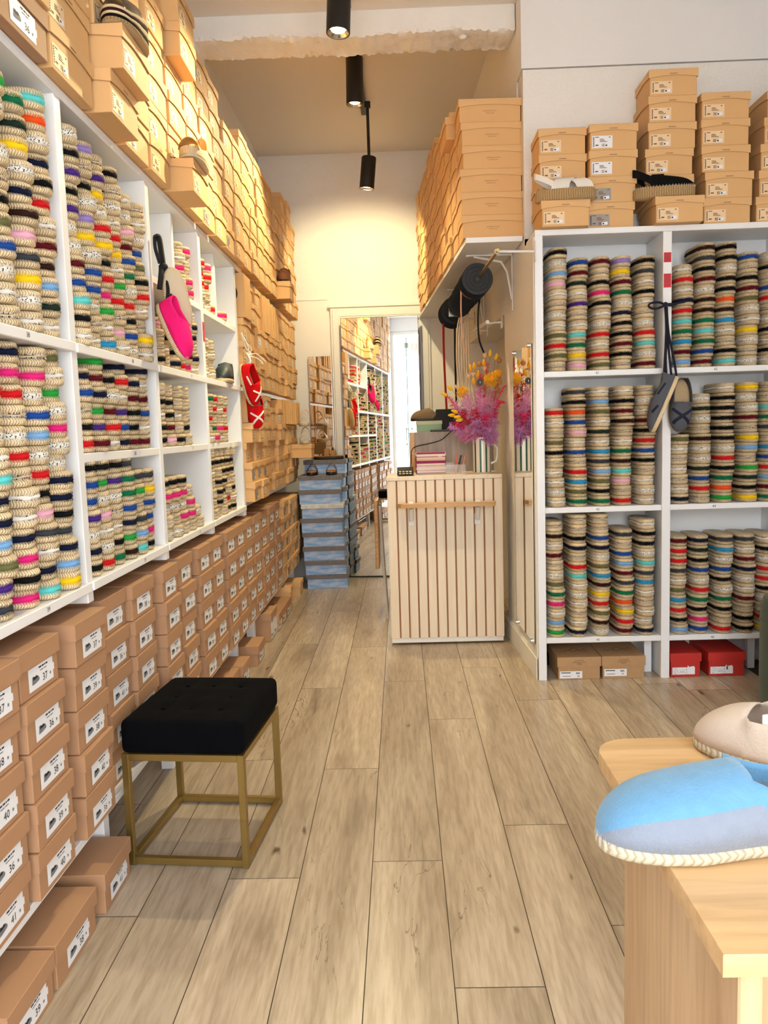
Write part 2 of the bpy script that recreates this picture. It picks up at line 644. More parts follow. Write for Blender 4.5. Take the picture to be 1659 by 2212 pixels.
# floor: planks 19.5 cm wide and 1.6 m long, real joints
pl = MB()
seam0, pw = -0.112, 0.1945
ends = {-5: 1.2, -4: 0.4, -3: 1.886, -2: 1.15, -1: 2.047, 0: 2.742, 1: 2.12, 2: 1.61, 3: 2.313, 4: 1.818, 5: 2.6, 6: 1.3, 7: 2.2, 8: 1.9, 9: 1.0}
ends[-3] = 1.234
ends[-2] = 2.834
row_of = {-5: 1.4, -4: 0.9, -3: 1.886, -2: 2.834, -1: 2.047, 0: 1.142, 1: 2.122, 2: 1.61, 3: 2.313, 4: 1.818, 5: 0.7, 6: 1.3, 7: 0.4, 8: 1.9, 9: 1.0}
tones = []
for r in range(-5, 10):
    x0, x1 = seam0 + (r - 1) * pw, seam0 + r * pw
    x0, x1 = max(x0, XL), min(x1, XR)
    if x1 <= x0 + .005:
        continue
    y = row_of[r] - 1.6 * 4
    while y < YB:
        a, b = max(y, YF), min(y + 1.6, YB)
        if b > a + .01:
            g = 0.0011
            pl.add([(x0 + g, a + g, 0), (x1 - g, a + g, 0), (x1 - g, b - g, 0), (x0 + g, b - g, 0)], [(0, 1, 2, 3)], M['floor'])
            tones.append(rnd.random())
        y += 1.6
pl.add([(XL, YF, -.002), (XR, YF, -.002), (XR, YB, -.002), (XL, YB, -.002)], [(0, 1, 2, 3)], M['gap'])
tones.append(0.5)
fl = struct('floor', pl)
at_ = fl.data.attributes.new('plank', 'FLOAT', 'FACE')
at_.data.foreach_set('value', tones)

w = MB()
w.box(XL - .15, XL, YF - .1, YB + .15, 0, ZB + .1, M['plaster'])
w.box(XL, -.945, 4.08, 4.29, 2.93, ZB, M['plaster'], .012)     # pier head that carries the beam
struct('wall_left', w)
w = MB()
w.box(XL, 1.2, YB, YB + .15, 2.255, ZB + .1, M['stucco'])
w.box(XL, 1.2, YB - .006, YB + .15, 0, 2.255, M['smooth'])
struct('wall_back', w)
w = MB()
w.box(XL, XR, YF - .15, YF, 2.98, ZC, M['plaster'])
struct('wall_front', w)
w = MB()
w.box(XR, XR + .15, YF - .1, Y_RW + .1, 0, ZC, M['plaster'])
struct('wall_right', w)
# white wall behind the right shelving, stepped at the picture-rail line
w = MB()
w.box(wall_x(Y_RW) + .001, XR, Y_RW, Y_RW + .15, 0, 2.845, M['stucco'])
w.box(wall_x(Y_RW) - .006, XR, Y_RW - .006, Y_RW + .15, 2.85, ZC, M['plaster'])
struct('wall_shelf_side', w)


def slab(y0, y1, z0, z1, m, t=.2, push=0.0):
    return ([(wall_x(y0) + push, y0, z0), (wall_x(y1) + push, y1, z0), (wall_x(y1) + t + push, y1, z0), (wall_x(y0) + t + push, y0, z0),
             (wall_x(y0) + push, y0, z1), (wall_x(y1) + push, y1, z1), (wall_x(y1) + t + push, y1, z1), (wall_x(y0) + t + push, y0, z1)],
            [(3, 2, 1, 0), (4, 5, 6, 7), (0, 1, 5, 4), (1, 2, 6, 5), (2, 3, 7, 6), (3, 0, 4, 7)], m)


w = MB()
w.add(*slab(3.70, Y_RW, 0, 2.034, M['stucco'], .004, -.010))
w.add(*slab(Y_RW, 4.52, 0, 2.08, M['stucco']))
w.add(*slab(Y_RW + .15, 4.52, 2.08, ZB + .1, M['stucco']))
w.add(*slab(4.52, 6.02, 1.81, ZB + .1, M['stucco']))
w.add(*slab(6.02, YB, 0, ZB + .1, M['stucco']))
w.add(*slab(4.52, 6.02, 0, 1.81, M['smooth'], .1, .2))          # back of the niche
struct('wall_passage', w)
w = MB()
w.add(*slab(3.70, 4.52, 0, .1, M['smooth'], .02, -.014))
w.add(*slab(3.70, 4.52, .1, .108, M['smooth'], .014, -.008))
struct('baseboard_passage', w)
w = MB()
w.box(XL, XR, YF - .15, 4.08, ZC, ZC + .1, M['ceiling'])
w.box(XL, 1.2, 4.0, YB, ZB, ZB + .1, M['ceiling'])
struct('ceiling', w)
# roughly plastered beam
bm = bmesh.new()
bmesh.ops.create_grid(bm, x_segments=110, y_segments=14, size=0.5)
w = MB()
nx = 120
prof = [(4.08, ZB), (4.08, ZC - .02), (4.08, 3.16), (4.078, 3.112), (4.085, 3.1), (4.12, 3.097), (4.16, 3.099), (4.2, 3.096), (4.25, 3.1), (4.285, 3.098), (4.295, 3.107), (4.292, 3.16), (4.29, ZB)]
rings = []
r2 = random.Random(3)
for i in range(nx + 1):
    x = XL + (0.605 - XL) * i / nx
    wob = 0.006 * math.sin(x * 7) + 0.004 * math.sin(x * 19 + 1)
    rings.append([(x, y + (r2.uniform(-.009, .009) if 4 <= k <= 10 else r2.uniform(-.003, .003) if k > 1 else 0) + (wob * 1.6 if k >= 9 and k < 12 else 0), z + (wob + r2.uniform(-.006, .006) if 3 <= k <= 10 else 0)) for k, (y, z) in enumerate(prof)])
w.loft(rings, M['beam'])
bm.free()
w.ball((.36, 4.14, 3.096), .02, M['beam'], 10, 6, (1, 1, .6))
struct('ceiling_beam', w, 35)

# door behind the leaning mirror: frame and leaf
DX0, DX1, DZ = -.455, .175, 2.11
w = MB()
for x0, x1 in ((DX0 - .085, DX0), (DX1, DX1 + .085)):
    w.box(x0, x1, YB - .03, YB, 0, DZ + .085, M['smooth'], .004)
    w.box(x0 + .016, x1 - .016, YB - .04, YB - .02, 0, DZ + .06, M['smooth'], .004)
w.box(DX0 - .085, DX1 + .085, YB - .032, YB, DZ, DZ + .085, M['smooth'], .004)
w.box(DX0 - .1, DX1 + .1, YB - .044, YB, DZ + .07, DZ + .095, M['smooth'], .004)
w.box(DX0, DX1, YB - .03, YB - .012, DZ - .03, DZ, M['smooth'], .003)
struct('trim_1', w)
w = MB()
w.box(DX0, DX1, YB - .012, YB - .007, 0, DZ, M['smooth'])
struct('door_1', w)
w = MB()
w.box(XL, DX0 - .1, YB - .012, YB, 2.249, 2.262, M['smooth'])
w.box(DX1 + .1, wall_x(YB), YB - .012, YB, 2.249, 2.262, M['smooth'])
struct('trim_2', w)
w = MB()
w.box(XL, wall_x(YB), YB - .005, YB, 3.0, 3.008, M['stucco'])
struct('trim_3', w)

# shop front: glass door leaf, header and what stands across the street (seen in the mirror)
w = MB()
w.box(-1.07, XR, YF - .09, YF - .03, 2.92, 2.98, M['smooth'], .004)
w.box(-1.07, -1.02, YF - .09, YF - .03, 0, 2.92, M['smooth'], .004)
w.box(XR - .05, XR, YF - .09, YF - .03, 0, 2.92, M['smooth'], .004)
struct('trim_4', w)
gd = MB()
gd.box(-.795, -.783, YF - .92, YF - .04, .02, 2.88, M['glass'])
gdo = gd.build('door_2')
gdo['kind'] = 'structure'
w = MB()
w.box(-.797, -.781, YF - .046, YF - .036, .02, 2.88, M['teal_edge'])
w.build('glass_edge', gdo)
w = MB()
for sgn in (-1, 1):
    x = -.789 + sgn * .05
    pts = []
    for i in range(17):
        t = i / 16 * 2 - 1
        bulge = .028 * math.cos(t * PI / 2) + .012 * math.cos(t * PI * 1.5)
        pts.append((x, YF - .2 + sgn * 0 + bulge, 1.1 + t * .14))
    w.tube(pts, .007, M['black_matt'], 6)
    for z in (.96, 1.24):
        w.ball((x, YF - .2, z), .014, M['black_matt'], 8, 6)
        w.tube([(x, YF - .2, z), (-.789, YF - .2, z)], .006, M['black_matt'], 6)
w.build('handle', gdo, 60)
w = MB()
w.box(-.83, -.75, YF - .16, YF - .06, 2.68, 2.78, M['chrome'], .006)
w.box(-.8, -.3, YF - .05, YF - .03, 2.6, 2.615, M['white_metal'], .003)
w.build('hinge', gdo)
w = MB()
w.box(-6, 7, -10, YF - .9, -.14, -.12, M['pavement'])
w.box(-6, 7, YF - .91, YF, -.12, -.004, M['pavement'])
struct('ground', w)
w = MB()
w.box(-5, 6, -9.2, -9, -.1, 3.4, M['facade'])
w.box(-3.2, -2.3, -9.0, -8.97, -.1, 2.2, M['grey_label'])
struct('exterior_wall', w)
w = MB()
w.box(-2.4, .6, YF - 1.22, YF - 1.2, 2.64, 3.0, M['fascia'], .004)
w.box(-.9, -.885, YF - 1.2, YF - 1.197, 2.64, 3.0, M['brown_ink'])
put_text(w, 'LUZ ES', .15, lambda a, b: (-.6 - a, YF - 1.197, 2.82 + b), M['brown_ink'])
fs = w.build('shop_sign')
tag(fs, 'pink fascia board lettered above the shop doorway, seen in the leaning mirror', 'sign')

# ------------------------------------------------------------------ shelving
XS = -0.83                                          # front of the left shelving
UP = [0.665, 1.367, 2.07, 2.772, 3.474, 4.203]      # centres of its uprights
ZT = 2.077


def tag_mesh(mb, s, size, fn):
    put_text(mb, s, size, fn, M['ink'])


def left_shelving():
    t = thing('shelf_unit', 'long white cubbyhole shelving along the wall, crammed with espadrilles', 'shelving', (XS, 3.0, 0), (0, 0, 0))
    L = lambda x, y, z: (x - XS, y - 3.0, z)

    def part(name, bx, m, bev=.002, par=None):
        b = MB()
        x0, x1, y0, y1, z0, z1 = bx
        b.box(x0 - XS, x1 - XS, y0 - 3, y1 - 3, z0, z1, m, bev)
        return b.build(name, par or t)
    b = part('shelf_board', (XL + .005, XS, .645, 4.40, ZT - .026, ZT), M['shelf'])
    for y in UP:
        u = part('upright', (XL + .005, XS - .002, y - .019, y + .019, .768, ZT - .026), M['shelf'])
        part('upright', (XL + .005, -1.037, y - .019, y + .019, .207, .768), M['shelf'])
    part('base_board', (XL + .005, XS + .01, .645, 6.45, .185, .207), M['shelf'])
    for y in (.66, 2.125, 2.79, 3.94, 4.42, 5.50, 6.1):
        part('foot', (-.90, -.855, y - .02, y + .02, 0, .185), M['shelf'])
    part('back_panel', (XL + .001, XL + .005, .65, 4.22, .2, ZT), M['shelf'], 0)
    nums = {0: '40', 1: '40', 2: '39', 3: '38', 4: '37'}
    zs = {0: (.8225, 1.446), 1: (.8225, 1.446), 2: (.8225, 1.161, 1.446), 3: (.8225, 1.161, 1.446, 1.75), 4: (.8225, 1.161, 1.446, 1.745)}
    for k in range(5):
        for z in zs[k]:
            y0, y1 = UP[k] + .019, UP[k + 1] - .019
            lip = (z == .8225 or z == 1.446)
            bd = part('shelf_board', (XL + .006, XS + (.006 if lip else -.004), y0 - (.012 if lip else 0), y1 + (.012 if lip else 0), z - .025, z), M['shelf_edge'])
            tb = MB()
            yc = y0 + .62 * (y1 - y0)
            put_text(tb, {.8225: '39', 1.446: '38', 1.161: '38'}.get(z, '37') if k < 3 else '37', .016, lambda a, c: (.0068 if lip else -.0032, yc + a - 3, z - .0125 + c), M['ink'])
            tb.build('size_tag', bd)
    # short dividers of the narrow upper cubbies
    part('upright', (XL + .005, XS - .03, 3.155, 3.18, 1.75, ZT - .026), M['shelf'])
    part('upright', (XL + .005, XS - .03, 3.86, 3.885, 1.745, ZT - .026), M['shelf'])
    b = part('red_tag', (XS - .002, XS, 3.462, 3.49, 1.60, 1.68), M['red_tag'], 0)
    b['label'] = 'small red price tag'


left_shelving()


def far_shelving():
    t = thing('shelf_unit', 'plain white shelf boards behind the wall of beige boxes at the far end', 'shelving', (XS, 5.3, 0))
    for z in (.8325, 1.455, ZT):
        b = MB()
        b.box(XL + .005 - XS, -.02, 4.403 - 5.3 if z > 2 else 4.225 - 5.3, 6.45 - 5.3, z - .026, z, M['shelf'], .002)
        b.build('shelf_board', t)
    for y in (4.72, 5.5, 6.43):
        for z0, z1 in ((.207, .8065),):
            b = MB()
            b.box(XL + .005 - XS, -1.05 - XS, y - .015 - 5.3, y + .015 - 5.3, z0 + .0006, z1, M['shelf'], .002)
            b.build('upright', t)


far_shelving()

# right shelving
YS = 3.68
RZ = (.204, .817, 1.437)


def right_shelving():
    t = thing('shelf_unit', 'white six-cubby shelving against the white wall with red price tags on its divider', 'shelving', (1.2, YS, 0))

    def part(name, bx, m, bev=.002, par=None):
        b = MB()
        x0, x1, y0, y1, z0, z1 = bx
        b.box(x0 - 1.2, x1 - 1.2, y0 - YS, y1 - YS, z0, z1, m, bev)
        return b.build(name, par or t)
    part('shelf_board', (.621, 1.77, YS, Y_RW - .01, 2.035, 2.061), M['shelf'])
    u0 = part('upright', (.619, .656, YS, Y_RW - .01, 0, 2.035), M['shelf'])
    u1 = part('upright', (1.187, 1.226, YS - .004, Y_RW - .01, 0, 2.035), M['shelf'])
    part('upright', (1.748, 1.77, YS, Y_RW - .01, 0, 2.035), M['shelf'])
    part('back_panel', (.656, 1.765, Y_RW - .01, Y_RW - .004, .2, 2.035), M['shelf'], 0)
    for z, n in zip(RZ, ('45', '43', '41')):
        for x0, x1, d in ((.656, 1.187, 0), (1.226, 1.748, 1)):
            bd = part('shelf_board', (x0, x1, YS + .002, Y_RW - .01, z - .026, z), M['shelf'])
            tb = MB()
            xc = x0 + (.24 if d == 0 else .2)
            put_text(tb, str(int(n) + d), .016, lambda a, c: (xc + a - 1.2, .0012, z - .013 + c), M['ink'])
            tb.build('size_tag', bd)
    for z0, z1 in ((1.9, 1.942), (1.79, 1.85)):
        b = part('red_tag', (1.19, 1.222, YS - .006, YS - .004, z0, z1), M['red_tag'], 0)
        tb = MB()
        put_text(tb, '36', .018, lambda a, c: (1.206 + a - 1.2, -.0065, (z0 + z1) / 2 + c), M['brown_ink'])
        tb.build('lettering', b)
    b = part('red_tag', (.617, .619, YS + .04, YS + .075, 1.62, 1.70), M['red_tag'], 0)
    # feet block between floor boxes
    part('foot', (1.14, 1.175, YS + .1, YS + .135, 0, .178), M['shelf'])
    part('foot', (1.64, 1.675, YS + .12, YS + .155, 0, .178), M['shelf'])


right_shelving()


def passage_shelf():
    t = thing('wall_shelf', 'white bracketed wall shelf over the counter, loaded with beige boxes', 'shelf', (.615, 5.2, 2.09))
    b = MB()
    pts = [(.34, 3.965), (wall_x(3.965) - .003, 3.965), (wall_x(6.54) - .003, 6.54), (.175, 6.54)]
    b.poly([(x - .615, y - 5.2) for x, y in pts], -.012, .012, M['shelf'])
    b.build('shelf_board', t)
    for y in (4.25, 5.25):
        b = MB()
        x0 = wall_x(y) - .615
        b.box(x0 - .24, x0 - .002, y - .012 - 5.2, y + .012 - 5.2, -.02, -.012, M['white_metal'], .002)
        b.box(x0 - .008, x0 - .001, y - .012 - 5.2, y + .012 - 5.2, -.30, -.02, M['white_metal'], .002)
        b.tube([(x0 - .2, y - 5.2, -.02), (x0 - .06, y - 5.2, -.05), (x0 - .03, y - 5.2, -.10), (x0 - .006, y - 5.2, -.24)], .006, M['white_metal'], 6)
        b.build('bracket', t)


passage_shelf()

# ------------------------------------------------------------------ shoe boxes
# local frame: +x is the face that looks into the shop, y its width, z up; origin at the middle of the base
_bm = {}


def box_meshes(kind, L, Wd, H):
    """body and lid meshes of one size of box."""
    key = (kind, round(L, 3), round(Wd, 3), round(H, 3))
    if key in _bm:
        return _bm[key]
    body = M[{'beige': 'beige', 'brown': 'brown', 'kraft': 'kraft', 'red': 'red_board'}.get(kind, 'beige')]
    lid = M[{'beige': 'beige_lid', 'brown': 'brown', 'kraft': 'kraft', 'red': 'red_board'}.get(kind, 'beige_lid')]
    lh = {'beige': .036, 'brown': .042, 'kraft': .045, 'red': .04}.get(kind, .036)
    b = MB()
    b.box(-L / 2 + .005, L / 2 - .005, -Wd / 2 + .005, Wd / 2 - .005, 0, H - .003, body, .0015)
    l = MB()
    z0 = H - lh
    # lid: top plate and four skirts; on the long-worn beige lids the front skirt bows
    l.box(-L / 2, L / 2, -Wd / 2, Wd / 2, H - .003, H, lid, .0012)
    n = 8
    for (xa, ya, xb, yb) in ((L / 2, -Wd / 2, L / 2, Wd / 2), (L / 2, Wd / 2, -L / 2, Wd / 2), (-L / 2, Wd / 2, -L / 2, -Wd / 2), (-L / 2, -Wd / 2, L / 2, -Wd / 2)):
        top, bot = [], []
        for i in range(n + 1):
            t = i / n
            bow = .010 * math.sin(PI * t) if kind == 'beige' else 0
            top.append((xa + (xb - xa) * t, ya + (yb - ya) * t, H - .0015))
            bot.append((xa + (xb - xa) * t, ya + (yb - ya) * t, z0 + bow))
        l.add(top + bot, [(i, i + 1, n + 2 + i, n + 1 + i) for i in range(n)], lid)
        # thickness under the skirt
        inn = []
        for i in range(n + 1):
            x, y, z = bot[i]
            inn.append((x - .0028 * (1 if x > 0 else -1) * (abs(abs(x) - L / 2) < 1e-6), y - .0028 * (1 if y > 0 else -1) * (abs(abs(y) - Wd / 2) < 1e-6), z))
        l.add(bot + inn, [(i, i + 1, n + 2 + i, n + 1 + i) for i in range(n)], lid)
    _bm[key] = (b.mesh(kind + '_body'), l.mesh(kind + '_lid'))
    return _bm[key]


def rect(mb, y0, y1, z0, z1, x, m):
    mb.add([(x, y0, z0), (x, y1, z0), (x, y1, z1), (x, y0, z1)], [(0, 1, 2, 3)], m)


SHOE_ICON = [(-.5, -.42), (-.46, -.05), (-.44, .28), (-.2, .12), (.02, .05), (.16, .22), (.36, .1), (.5, -.12), (.46, -.3), (.2, -.36), (-.1, -.42)]
_lm = {}


def brown_label(num, Wd, H):
    key = ('b', num, round(Wd, 3))
    if key in _lm:
        return _lm[key]
    b = MB()
    y0, y1, z0, z1 = -.055, .065, .012, H - .046
    rect(b, y0, y1, z0, z1, 0, M['paper'])
    rect(b, y1, y1 + .006, z0 + .018, z0 + .034, 0, M['paper'])
    x = .0006
    b.add([(x, y0 + .032 + a * .036, z0 + .024 + c * .026) for a, c in SHOE_ICON], [tuple(range(len(SHOE_ICON)))], M['grey_ink'])
    b.add([(x * 1.6, y0 + .03 + a * .022, z0 + .028 + c * .012) for a, c in SHOE_ICON], [tuple(range(len(SHOE_ICON)))], M['ink'])
    zc = (z0 + z1) / 2
    r3 = random.Random(hash(num) % 97)
    yy = -.005
    for ln in (.012, .01, .004, .009):
        rect(b, yy, yy + ln, z1 - .009, z1 - .0055, x, M['ink'])
        yy += ln + .0025
    yy = .0
    for ln in (.016, .014):
        rect(b, yy, yy + ln, z1 - .016, z1 - .0138, x, M['grey_ink'])
        yy += ln + .002
    put_text(b, str(num), .024, lambda a, c: (x, .022 + a, z0 + .016 + c), M['ink'])
    rect(b, .046, .052, z0 + .013, z0 + .019, x, M['grey_ink'])
    _lm[key] = b.mesh('label')
    return _lm[key]


def beige_label(var, Wd, H):
    key = ('e', var, round(Wd, 3))
    if key in _lm:
        return _lm[key]
    b = MB()
    y0 = -Wd / 2 + .012
    y1 = y0 + .09
    z0, z1 = .010, .010 + .052
    card = M['grey_label'] if var == 3 else (M['paper'] if var == 4 else M['cream'])
    rect(b, y0, y1, z0, z1, 0, card)
    x = .0006
    r3 = random.Random(var)
    for i in range(7):                                     # upright size strip
        rect(b, y0 + .004, y0 + .010, z0 + .006 + i * .006, z0 + .0095 + i * .006, x, M['ink'])
    rect(b, y0 + .014, y0 + .030, z1 - .008, z1 - .005, x, M['brown_ink'])
    rect(b, y0 + .074, y0 + .081, z1 - .009, z1 - .005, x, M['brown_ink'])
    for i, (a, c) in enumerate(((.034, .052), (.034, .056), (.034, .066))):
        rect(b, y0 + a, y0 + c, z1 - .0165 - i * .005, z1 - .0140 - i * .005, x, M['brown_ink'])
    b.add([(x, y0 + .022 + a * .014, z0 + .013 + c * .010) for a, c in SHOE_ICON], [tuple(range(len(SHOE_ICON)))], M['brown_ink'])
    yy = y0 + .042
    while yy < y0 + .074:
        wd = r3.choice((.0007, .0012, .0018))
        rect(b, yy, yy + wd, z0 + .005, z0 + .018, x, M['brown_ink'])
        yy += wd + r3.choice((.0008, .0014))
    if var != 2:
        q = [(y0 + .056, z0 + .003), (y0 + .082, z0 + .006), (y0 + .081, z0 + .019), (y0 + .055, z0 + .016)]
        b.add([(x * 2, a, c) for a, c in q], [(0, 1, 2, 3)], M['paper'])
        rect(b, y0 + .059, y0 + .066, z0 + .007, z0 + .013, x * 3, M['ink'])
    _lm[key] = b.mesh('label')
    return _lm[key]


def lid_print(Wd, H):
    key = ('lp', round(Wd, 3))
    if key not in _lm:
        b = MB()
        put_text(b, 'ESPADRILLES', .0052, lambda a, c: (.0006, a, c), M['brown_ink'])
        rect(b, -.016, .016, -.0012, .0012, .0006, M['brown_ink'])
        b2 = MB()
        for i in range(9):
            rect(b2, -.0165 + i * .0037, -.0165 + i * .0037 + .0026, -.0016, .0016, .0006, M['brown_ink'])
        _lm[key] = b2.mesh('print')
    return _lm[key]


BOXES = []       # dicts, sorted later: the 300 beige ones that show largest stand alone


def bx(kind, x, y, z, rz, L=.255, Wd=.212, H=.108, lab=None, where='', face_print=True, group=None, num=None, tip=0.0):
    BOXES.append(dict(kind=kind, p=(x, y, z), rz=rz, L=L, W=Wd, H=H, lab=lab, where=where, group=group, num=num, tip=tip, fp=face_print))


# --- A. top of the left shelving, face at X -0.79, running to the back wall
HB = .1148
colsA = [(.70, .95), (.955, 1.2), (1.205, 1.45), (1.455, 1.70), (1.705, 1.966), (1.972, 2.240), (2.246, 2.486), (2.492, 2.722), (2.727, 2.95), (2.957, 3.19)]
y = 3.197
r4 = random.Random(11)
while y < 6.40:
    wd = r4.choice((.206, .212, .214, .218))
    if y + wd > 6.57:
        break
    colsA.append((y, y + wd))
    y += wd + .004
LIFT = []
for ci, (y0, y1) in enumerate(colsA):
    yc, wd = (y0 + y1) / 2, y1 - y0
    n = 6
    if yc < 2.0:
        n = 7
    if 3.40 < yc < 3.7:
        n = 6
    if 3.85 < yc < 4.28:
        n = 5
    if 5.4 < yc < 5.85:
        n = 5
    if 5.9 < yc < 6.2:
        n = 7
    if yc > 6.2:
        n = 6
    for k in range(n):
        xf = -.79 + r4.uniform(-.008, .008)
        yb = yc
        rz = r4.uniform(-.010, .010)
        z = ZT + .0012 + k * HB
        kind, num, lab = 'beige', None, r4.choice((0, 0, 1, 1, 2, 4 if yc > 5 else 0, 3 if r4.random() < .4 else 1))
        where = '%s row up, %s column past the size 36 box, above left shelving' % (ORD[k], ORD[max(ci - 5, 0)])
        if ci == 4:
            where = '%s row up, right above the size 36 box, above left shelving' % ORD[k]
        if ci < 4:
            where = '%s row up, %s column before the size 36 box' % (ORD[k], ORD[3 - ci])
        if ci == 4 and k == 0:
            kind, num = 'brown', 36
            where = 'size 36, alone among the beige boxes above the left shelving'
        if ci == 6 and k == 0:
            xf, rz = -.752, 0.0
        if ci == 6 and k == 1:
            xf, rz, yb = -.714, -.005, 2.372
            where = 'pulled out above the left shelving, carrying the black wedge sandal'
        if ci == 9 and k == 0:
            xf, rz, yb = -.716, 0.0, 3.088
            where = 'pulled out above the left shelving, carrying the tan lace-up wedge'
        if k == 0 and 5.40 < yc < 5.62:
            xf, rz = -.700, 0.0
            SLIP_Y = yc
            where = 'pulled out above the far beige wall, carrying the brown fringed slipper'
        if ci == 9 and k >= 4:
            xf = -.735
        if 3.2 < yc < 3.42 and k == 5:
            continue
        bx(kind, xf - .128, yb, z, rz, .255, wd - .005, HB - .001, lab, where, group='beige boxes above the left shelving', num=num)

# --- B. far beige wall below it (Y 4.24 .. 6.43): two shelves
r5 = random.Random(5)
yB = [4.245 + i * .2165 for i in range(10)]
for ci, y0 in enumerate(yB):
    yc = y0 + .107
    for k in range(4):                                  # lower shelf, four rows
        xf = (-.80 if ci < 3 else -.815) + r5.uniform(-.016, .012) + (.02 if (k in (0, 3) and ci in (0, 1, 5)) else 0)
        bx('beige', xf - .11, yc, .8342 + k * .1055, r5.uniform(-.02, .02), .21, .21, .105, r5.choice((0, 1, 3)),
           '%s row up, %s column, lower shelf of far beige wall' % (ORD[k], ORD[ci]), group='beige boxes on the lower far shelf')
    if ci in (3, 4, 5):
        for k in range(4, 5 + (ci == 3)):
            bx('beige', -.81 + r5.uniform(-.01, .02) - .11, yc, .8342 + .422 + (k - 4) * .0862, r5.uniform(-.03, .03), .21, .21, .0855 if ci == 3 else .105, r5.choice((1, 4)),
               '%s row up, %s column, lower shelf of far beige wall' % (ORD[k], ORD[ci]), group='beige boxes on the lower far shelf')
    rows = 5
    for k in range(rows):                               # upper shelf
        if ci == 0 and k == 4:
            continue
        if ci in (3, 4, 5) and k >= 3:
            continue
        if ci == 0 and k == 3:
            continue
        bx('beige', -.805 + r5.uniform(-.016, .012) - .11, yc, 1.457 + k * .1155, r5.uniform(-.025, .025), .21, .21, .1145, r5.choice((0, 1, 2, 4)),
           '%s row up, %s column, upper shelf of far beige wall' % (ORD[k], ORD[ci]), group='beige boxes on the upper far shelf')
# tall box with a dark curved mark, first on the upper far shelf
# boxes stood on edge
EDGE = []
for i in range(3):
    EDGE.append((4.265 + .05 + i * .108, 1.2572, .168, 'lower far shelf by red espadrilles', i))
for i in range(8):
    EDGE.append((5.555 + i * .105, 1.2572, .168, 'lower far shelf by back wall', i))
for i in range(6):
    EDGE.append((4.915 + i * .108, 1.806, .215, 'upper far shelf', i))

# --- C. brown boxes in stacks of five under the left shelving
colsC = [(.72, .92), (.93, 1.13), (1.16, 1.36), (1.392, 1.592), (1.612, 1.806), (1.872, 2.074), (2.144, 2.342), (2.352, 2.552), (2.607, 2.797), (2.863, 3.056), (3.106, 3.312), (3.33, 3.522), (3.586, 3.79),
         (3.812, 4.008), (4.056, 4.262), (4.275, 4.47), (4.53, 4.73), (4.745, 4.945), (5.0, 5.2)]
NUMS = {3: [41, 36, 40, 38, 37], 4: [40, 39, 38, 36, 37], 5: [36, 40, 38, 39, 37], 6: [39, 37, 41, 36, 39], 7: [38, 36, 39, 38, 38], 8: [37, 38, 39, 37, 40], 9: [39, 37, 37, 36, 42],
        10: [36, 38, 38, 36, 37], 11: [38, 40, 42, 39, 38], 12: [39, 38, 40, 37, 38], 13: [40, 36, 41, 37, 39]}
r6 = random.Random(21)
for ci, (y0, y1) in enumerate(colsC):
    yc, wd = (y0 + y1) / 2, y1 - y0
    for k in range(5):
        xf = -.802 + r6.uniform(-.008, .006) + (-.028 if ci in (6,) else 0) + (-.012 if ci in (7, 9) else 0)
        if ci == 16 and k == 4:
            xf -= .0
        num = NUMS.get(ci, [36, 37, 38, 39, 40])[k]
        where = '%s up in %s stack from left, under left shelving, size %d' % (ORD[k], ORD[max(ci - 3, 0)], num)
        bx('brown', xf - .1075, yc, .208 + k * .1095, r6.uniform(-.015, .015), .215, wd, .1085, None, where, group='brown boxes stacked under the left shelving', num=num)
for ci in range(5):                                     # beige stacks at the far end of that row
    yc = 5.325 + ci * .222
    for k in range(5 if ci else 4):
        if yc > 6.4:
            continue
        bx('beige', -.80 + r6.uniform(-.012, .006) - .115, yc, .208 + k * .104, r6.uniform(-.02, .02), .23, .21, .1035, r6.choice((0, 3)),
           '%s up, %s beige stack at the far end under left shelving' % (ORD[k], ORD[ci]), group='beige boxes at the far end under the left shelving')
# --- D. boxes on the floor under it
for (kind, xf, y0, y1, num, wh) in (
        ('brown', -.779, 1.40, 1.604, 39, 'on the floor, nearest, cut off by the photo edge, label 39'),
        ('brown', -.779, 1.615, 1.845, 38, 'on the floor beside the nearest one, label 38'),
        ('brown', -.776, 1.892, 2.088, 41, 'on the floor by the brass stool leg, label 41'),
        ('brown', -.80, 3.30, 3.50, 37, 'on the floor behind the stool, nearest of three'),
        ('brown', -.79, 3.51, 3.66, 38, 'on the floor behind the stool, middle of three'),
        ('brown', -.775, 3.67, 3.85, 38, 'on the floor behind the stool, farthest of three'),
        ('brown', -.765, 4.02, 4.22, 36, 'alone on the floor halfway along the shelving'),
        ('brown', -.775, 4.50, 4.61, 40, 'on edge on the floor, nearest of the small floor row'),
        ('brown', -.775, 4.62, 4.72, 40, 'on edge on the floor, second of the small floor row'),
        ('brown', -.765, 4.73, 4.86, 40, 'on the floor, third of the small floor row'),
        ('brown', -.765, 4.87, 5.06, 40, 'on the floor, fourth of the small floor row'),
        ('brown', -.765, 5.07, 5.26, 40, 'on the floor, last brown one of the small floor row'),
        ('beige', -.765, 5.27, 5.37, None, 'on the floor ending the small floor row'),
        ('beige', -.765, 5.76, 5.96, None, 'alone on the floor beside the blue boxes')):
    bx(kind, xf - .115, (y0 + y1) / 2, .0, rnd.uniform(-.01, .01), .23, y1 - y0, .166 if (y1 - y0) < .12 else .1065, 2, wh, num=num, group=None)

